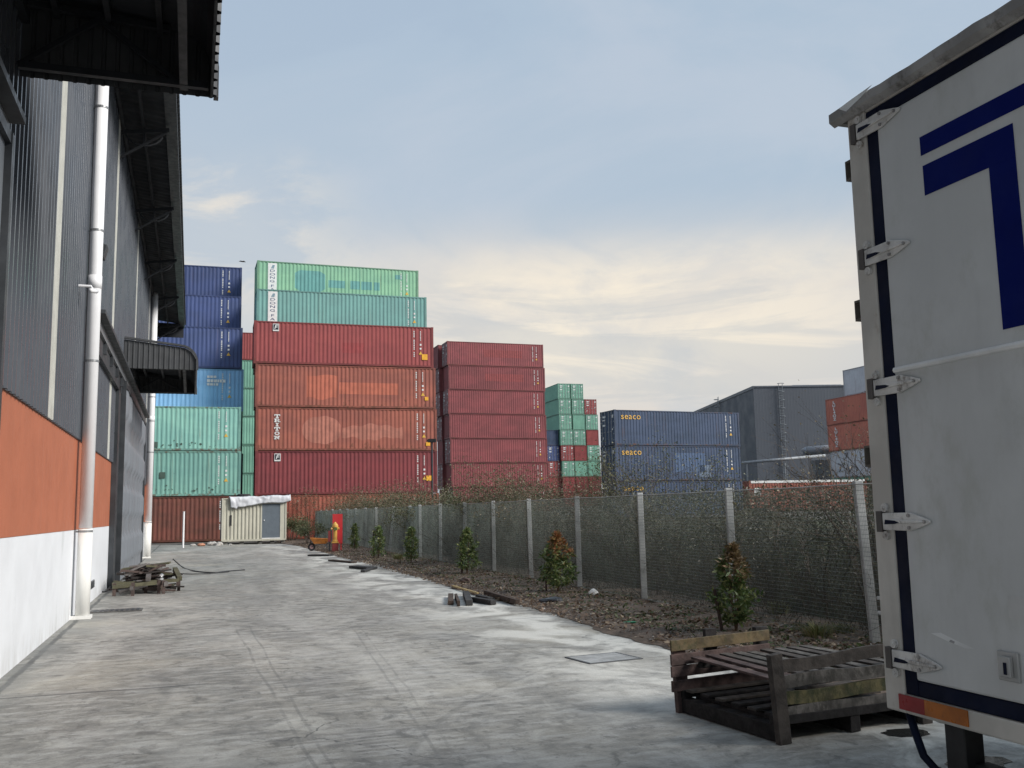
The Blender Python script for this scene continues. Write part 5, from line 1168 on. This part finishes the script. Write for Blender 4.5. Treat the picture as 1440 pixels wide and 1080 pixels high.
q = MB(); q.box(.004, .05, 3.172, 3.244, .852, 3.26); q.box(.004, .05, UR+.117, UR+.19, .852, 3.26); q.box(.004, .05, UR+.191, 3.171, 3.205, 3.26); q.box(.004, .05, UR+.191, 3.171, .852, .912); q.box(.006, .05, 2.135, 2.165, .913, 3.204)
q.build('door_seal', seal, TR, bevel=.006)
for ua, ub in ((2.166, 3.170), (UR+.192, 2.134)):
    q = MB(); q.box(-.004, .052, ua, ub, .914, 3.203); D_ = q.build('door', tw_, TR, bevel=.01)
    q = MB(); q.tube([(-.008, ua+.02, 2.133), (-.008, ub-.01, 2.133)], .0125, 8); q.build('rub_rail', mat('rail_white', (.85, .85, .84), .4), D_)
    if ua > 2:
        DR = D_
bl_ = mat('blue_lettering', (.002, .009, .12), .75, var=.10, scale=3, spec=.12)
q = MB(); x_ = (-.0065, -.0045)
q.box(*x_, 1.6, 2.93, 2.952, 3.028); q.box(*x_, 2.487, 2.925, 2.789, 2.909); q.box(*x_, 2.487, 2.605, 2.197, 2.7885); q.build('lettering', bl_, DR)
# lock socket, faint repaired plate, dent scars
q = MB(); q.box(-.016, -.0045, 2.655, 2.745, .985, 1.085); q.box(-.034, -.0165, 2.675, 2.725, 1.0, 1.07, taper=.0); q.build('lock_socket', mat('socket_zinc', (.45, .45, .44), .4, .5), DR, bevel=.003)
q = MB(); q.box(-.037, -.0342, 2.688, 2.70, 1.01, 1.05); q.build('keyhole', seal, DR)
q = MB(); q.box(-.0065, -.0045, 2.55, 2.685, 1.20, 1.275); q.build('mended_plate', mat('mend_grey', (.58, .58, .57), .5), DR)
q = MB(); r2 = random.Random(3)
q.poly([(-.0049, 2.98, 1.085), (-.0049, 2.955, 1.08), (-.0049, 2.95, 1.088), (-.0049, 2.97, 1.093)]); q.build('dent_scar', mat('scar_dark', (.35, .35, .36), .6), DR)
q = MB(); q.prism([(3.07, 1.105), (3.02, 1.113), (2.94, 1.092), (2.86, 1.074), (2.90, 1.070), (2.99, 1.086)], -.0046, -.0041, axis='x'); q.build('dent_scuff', mat('scuff_pale', (.76, .77, .77), .5), DR)
# hinges
hm = mat('hinge_paint', (.74, .72, .69), .45, var=.2, scale=8, dirt=(.12, .08, .05), dirt_amt=.4)
for zc_ in (.985, 1.527, 2.075, 2.63, 3.185):
    q = MB(); poly = [(3.285, -.034), (3.285, .034), (3.13, .036), (3.06, .018), (3.022, .006), (3.018, 0), (3.022, -.006), (3.06, -.018), (3.13, -.036)]
    q.prism([(a, b_+zc_) for a, b_ in poly], -.018, -.008, axis='x')
    q.prism([(3.24, zc_-.009), (3.24, zc_+.009), (3.07, zc_+.006), (3.04, zc_), (3.07, zc_-.006)], -.028, -.0185, axis='x')
    H_ = q.build('hinge', hm, TR, bevel=.003)
    q = MB(); q.box(-.022, -.001, 3.287, 3.318, zc_-.042, zc_+.042); q.build('hinge_plate', mat('hinge_dark', (.10, .09, .085), .6), H_)
    for zz in (-.056, .056): q = MB(); q.tube([(-.001, 3.278, zc_+zz), (-.014, 3.278, zc_+zz)], .018, 10); q.tube([(-.0145, 3.278, zc_+zz), (-.02, 3.278, zc_+zz)], .007, 8); q.build('hinge_eye', hm, H_)
    for (a, b_) in ((3.13, .024), (3.13, -.024), (3.045, 0)): q = MB(); q.tube([(-.0185, a, zc_+b_), (-.025, a, zc_+b_)], .007, 8); q.build('bolt', mat('bolt_steel', (.35, .34, .33), .4, .5), H_)
    q = MB(); q.prism([(3.262, zc_-.011), (3.256, zc_+.008), (3.20, zc_+.004), (3.175, zc_-.004), (3.20, zc_-.009)], -.0290, -.0284, axis='x'); q.build('chipped_spot', seal, H_)
for zz in (3.06, 2.43, 1.80):
    q = MB(); q.box(.02, .07, UL+.001, UL+.05, zz-.045, zz-.035); q.box(.02, .07, UL+.001, UL+.05, zz+.035, zz+.045); q.box(.02, .07, UL+.0505, UL+.056, zz-.045, zz+.045); q.build('side_bracket', mat('bracket_rusty', (.14, .12, .10), .7, var=.3), TR)
for zz in (1.15, 1.21): q = MB(); q.tube([(.03, UL, zz), (.03, UL+.045, zz)], .008, 6); q.build('side_pin', hm, TR)
# roof cap, bent and slightly torn
q = MB(); nn = 30
for i in range(nn+1):
    u_ = 3.43-(3.43-.9)*i/nn; wv_ = .0025*sin(i*.8)+.002*sin(i*2.7)
    for (x2, z2) in ((-.008, 3.268), (-.034, 3.285+wv_), (-.034, 3.318+wv_), (.0, 3.334+wv_*.5), (.5, 3.34), (6.4, 3.34)): q.v.append((x2, u_, z2))
for i in range(nn):
    for j in range(5): a = i*6+j; q.f.append((a, a+1, a+7, a+6))
q.box(-.03, 6.4, 3.40, 3.43, 3.275, 3.328); c_ = q.build('roof_cap', mat('roof_edge', (.34, .33, .32), .6, .05, var=.25, scale=5, dirt=(.10, .09, .08), dirt_amt=.5), TR, smooth=False); ms = c_.modifiers.new('t', 'SOLIDIFY'); ms.thickness = .006
q = MB(); q.v = [(-.040, 3.36, 3.322), (-.044, 3.27, 3.326), (-.042, 3.13, 3.334), (-.042, 3.21, 3.310), (-.044, 3.27, 3.295), (-.040, 3.31, 3.290)]; q.f = [(0, 1, 2, 3, 4, 5)]; fl = q.build('torn_flap', mat('flap_pale', (.8, .82, .82), .35), TR)
# red and orange marker plate
q = MB(); q.box(-.006, -.001, 3.135, 3.276, .790, .848); q.build('red_reflector', mat('reflector_red', (.28, .008, .012), .35, var=.15, scale=10), TR)
q = MB(); q.box(-.006, -.001, 2.916, 3.134, .790, .848); q.build('orange_reflector', mat('reflector_orange', (.45, .13, .01), .35, var=.2, scale=10, dirt=(.25, .08, .02), dirt_amt=.3), TR)
# running gear
ch = mat('chassis_black', (.012, .013, .015), .6, var=.3)
q = MB(); q.box(.05, .14, 3.0, 3.10, 0.02, ZB_-.002); q.box(.03, .16, 2.98, 3.12, 0, .02); q.build('support_leg', ch, TR, bevel=.005)
q = MB(); q.beam((.12, 3.0, .60), (.12, 1.3, .60), .06, .07); q.beam((.16, 2.99, .5), (2.4, 2.3, .62), .05, .05); q.box(.3, 8.2, 1.5, 1.65, .5, .77); q.box(.3, 8.2, 2.65, 2.8, .5, .77)
for k in range(6): q.box(.5+k*1.1, .6+k*1.1, 1.651, 2.649, .6, .7)
q.build('chassis', ch, TR)
q = MB(); q.tube([(.03, 3.27, .79), (.03, 3.235, .70), (.04, 3.21, .62), (.06, 3.17, .575), (.09, 3.11, .56)], .016, 8); q.build('air_hose', seal, TR, smooth=True)
for xw in (4.6, 8.2):
    for uw in (1.05, 3.0):
        q = MB(); Mx = Matrix.Translation((xw, uw+.13, .48)) @ Matrix.Rotation(pi/2, 4, 'X'); q.lathe([(.25, 0), (.44, 0), (.48, .04), (.48, .22), (.44, .26), (.25, .26)], M=Mx, n=28); wo = q.build('wheel', mat('tyre_rubber', 0), TR)
        q = MB(); q.lathe([(.24, .03), (.24, .23), (.1, .2), (.08, .24)], M=Mx, n=20); q.build('rim', mat('rim_steel', (.4, .4, .4), .4, .6), wo)
    q = MB(); q.tube([(xw, 1.0, .48), (xw, 3.2, .48)], .07, 8); q.build('axle', ch, TR)
q = MB(); q.prism([(6.6, .55), (6.6, 2.75), (6.9, 2.9), (8.1, 2.85), (8.55, 1.8), (8.7, 1.5), (8.75, .55)], 1.1, 3.2); q.build('cab', mat('cab_paint', (.6, .6, .6), .3), TR, bevel=.05)
q = MB(); q.beam((8.17, 1.2, 2.72), (8.60, 1.2, 1.72), .01, .02); q.quad((8.15, 1.25, 2.72), (8.15, 3.05, 2.72), (8.60, 3.05, 1.75), (8.60, 1.25, 1.75)); q.build('windscreen', mat('dark_glass', (.02, .025, .03), .08), TR)
# puddles by the truck
def puddle(pts_, label):
    q = MB(); q.poly([tuple(ground_at(*p_)+Vector((0, 0, .004))) for p_ in pts_][::-1]); o = q.build('puddle', mat('puddle_water', (.045, .045, .042), .03, var=.1, spec=.5)); tag(o, kind='structure', label=label)
def ell(cx, cy, rx, ry, seed):
    R_ = random.Random(seed); return [(cx+rx*cos(a)*R_.uniform(.82, 1.1), cy+ry*sin(a)*R_.uniform(.82, 1.1)) for a in np.linspace(0, 2*pi, 19)[:-1]]
puddle(ell(1275, 1031, 35, 6.5, 1), 'small'); puddle(ell(1375, 1072, 46, 10, 2), 'large'); puddle(ell(1268, 948+80, 1, 1, 3), 'x') if False else None
# bird over the blue stack
bp = at_depth(341, 368, 60); q = MB(); q.v = [(-.26, 0, .03), (-.1, -.03, .07), (0, -.06, .03), (.1, -.01, .06), (.22, .05, -.03), (0, .08, .02), (0, .01, -.03)]; q.f = [(0, 1, 6), (1, 2, 6), (1, 5, 2), (2, 3, 6), (3, 4, 6), (2, 5, 3), (0, 1, 5), (3, 4, 5), (2, 6, 5)]
o = q.build('bird', mat('bird_dark', (.06, .055, .05), .8)); o.location = bp; tag(o, 'small dark bird flying above the blue containers', 'bird')
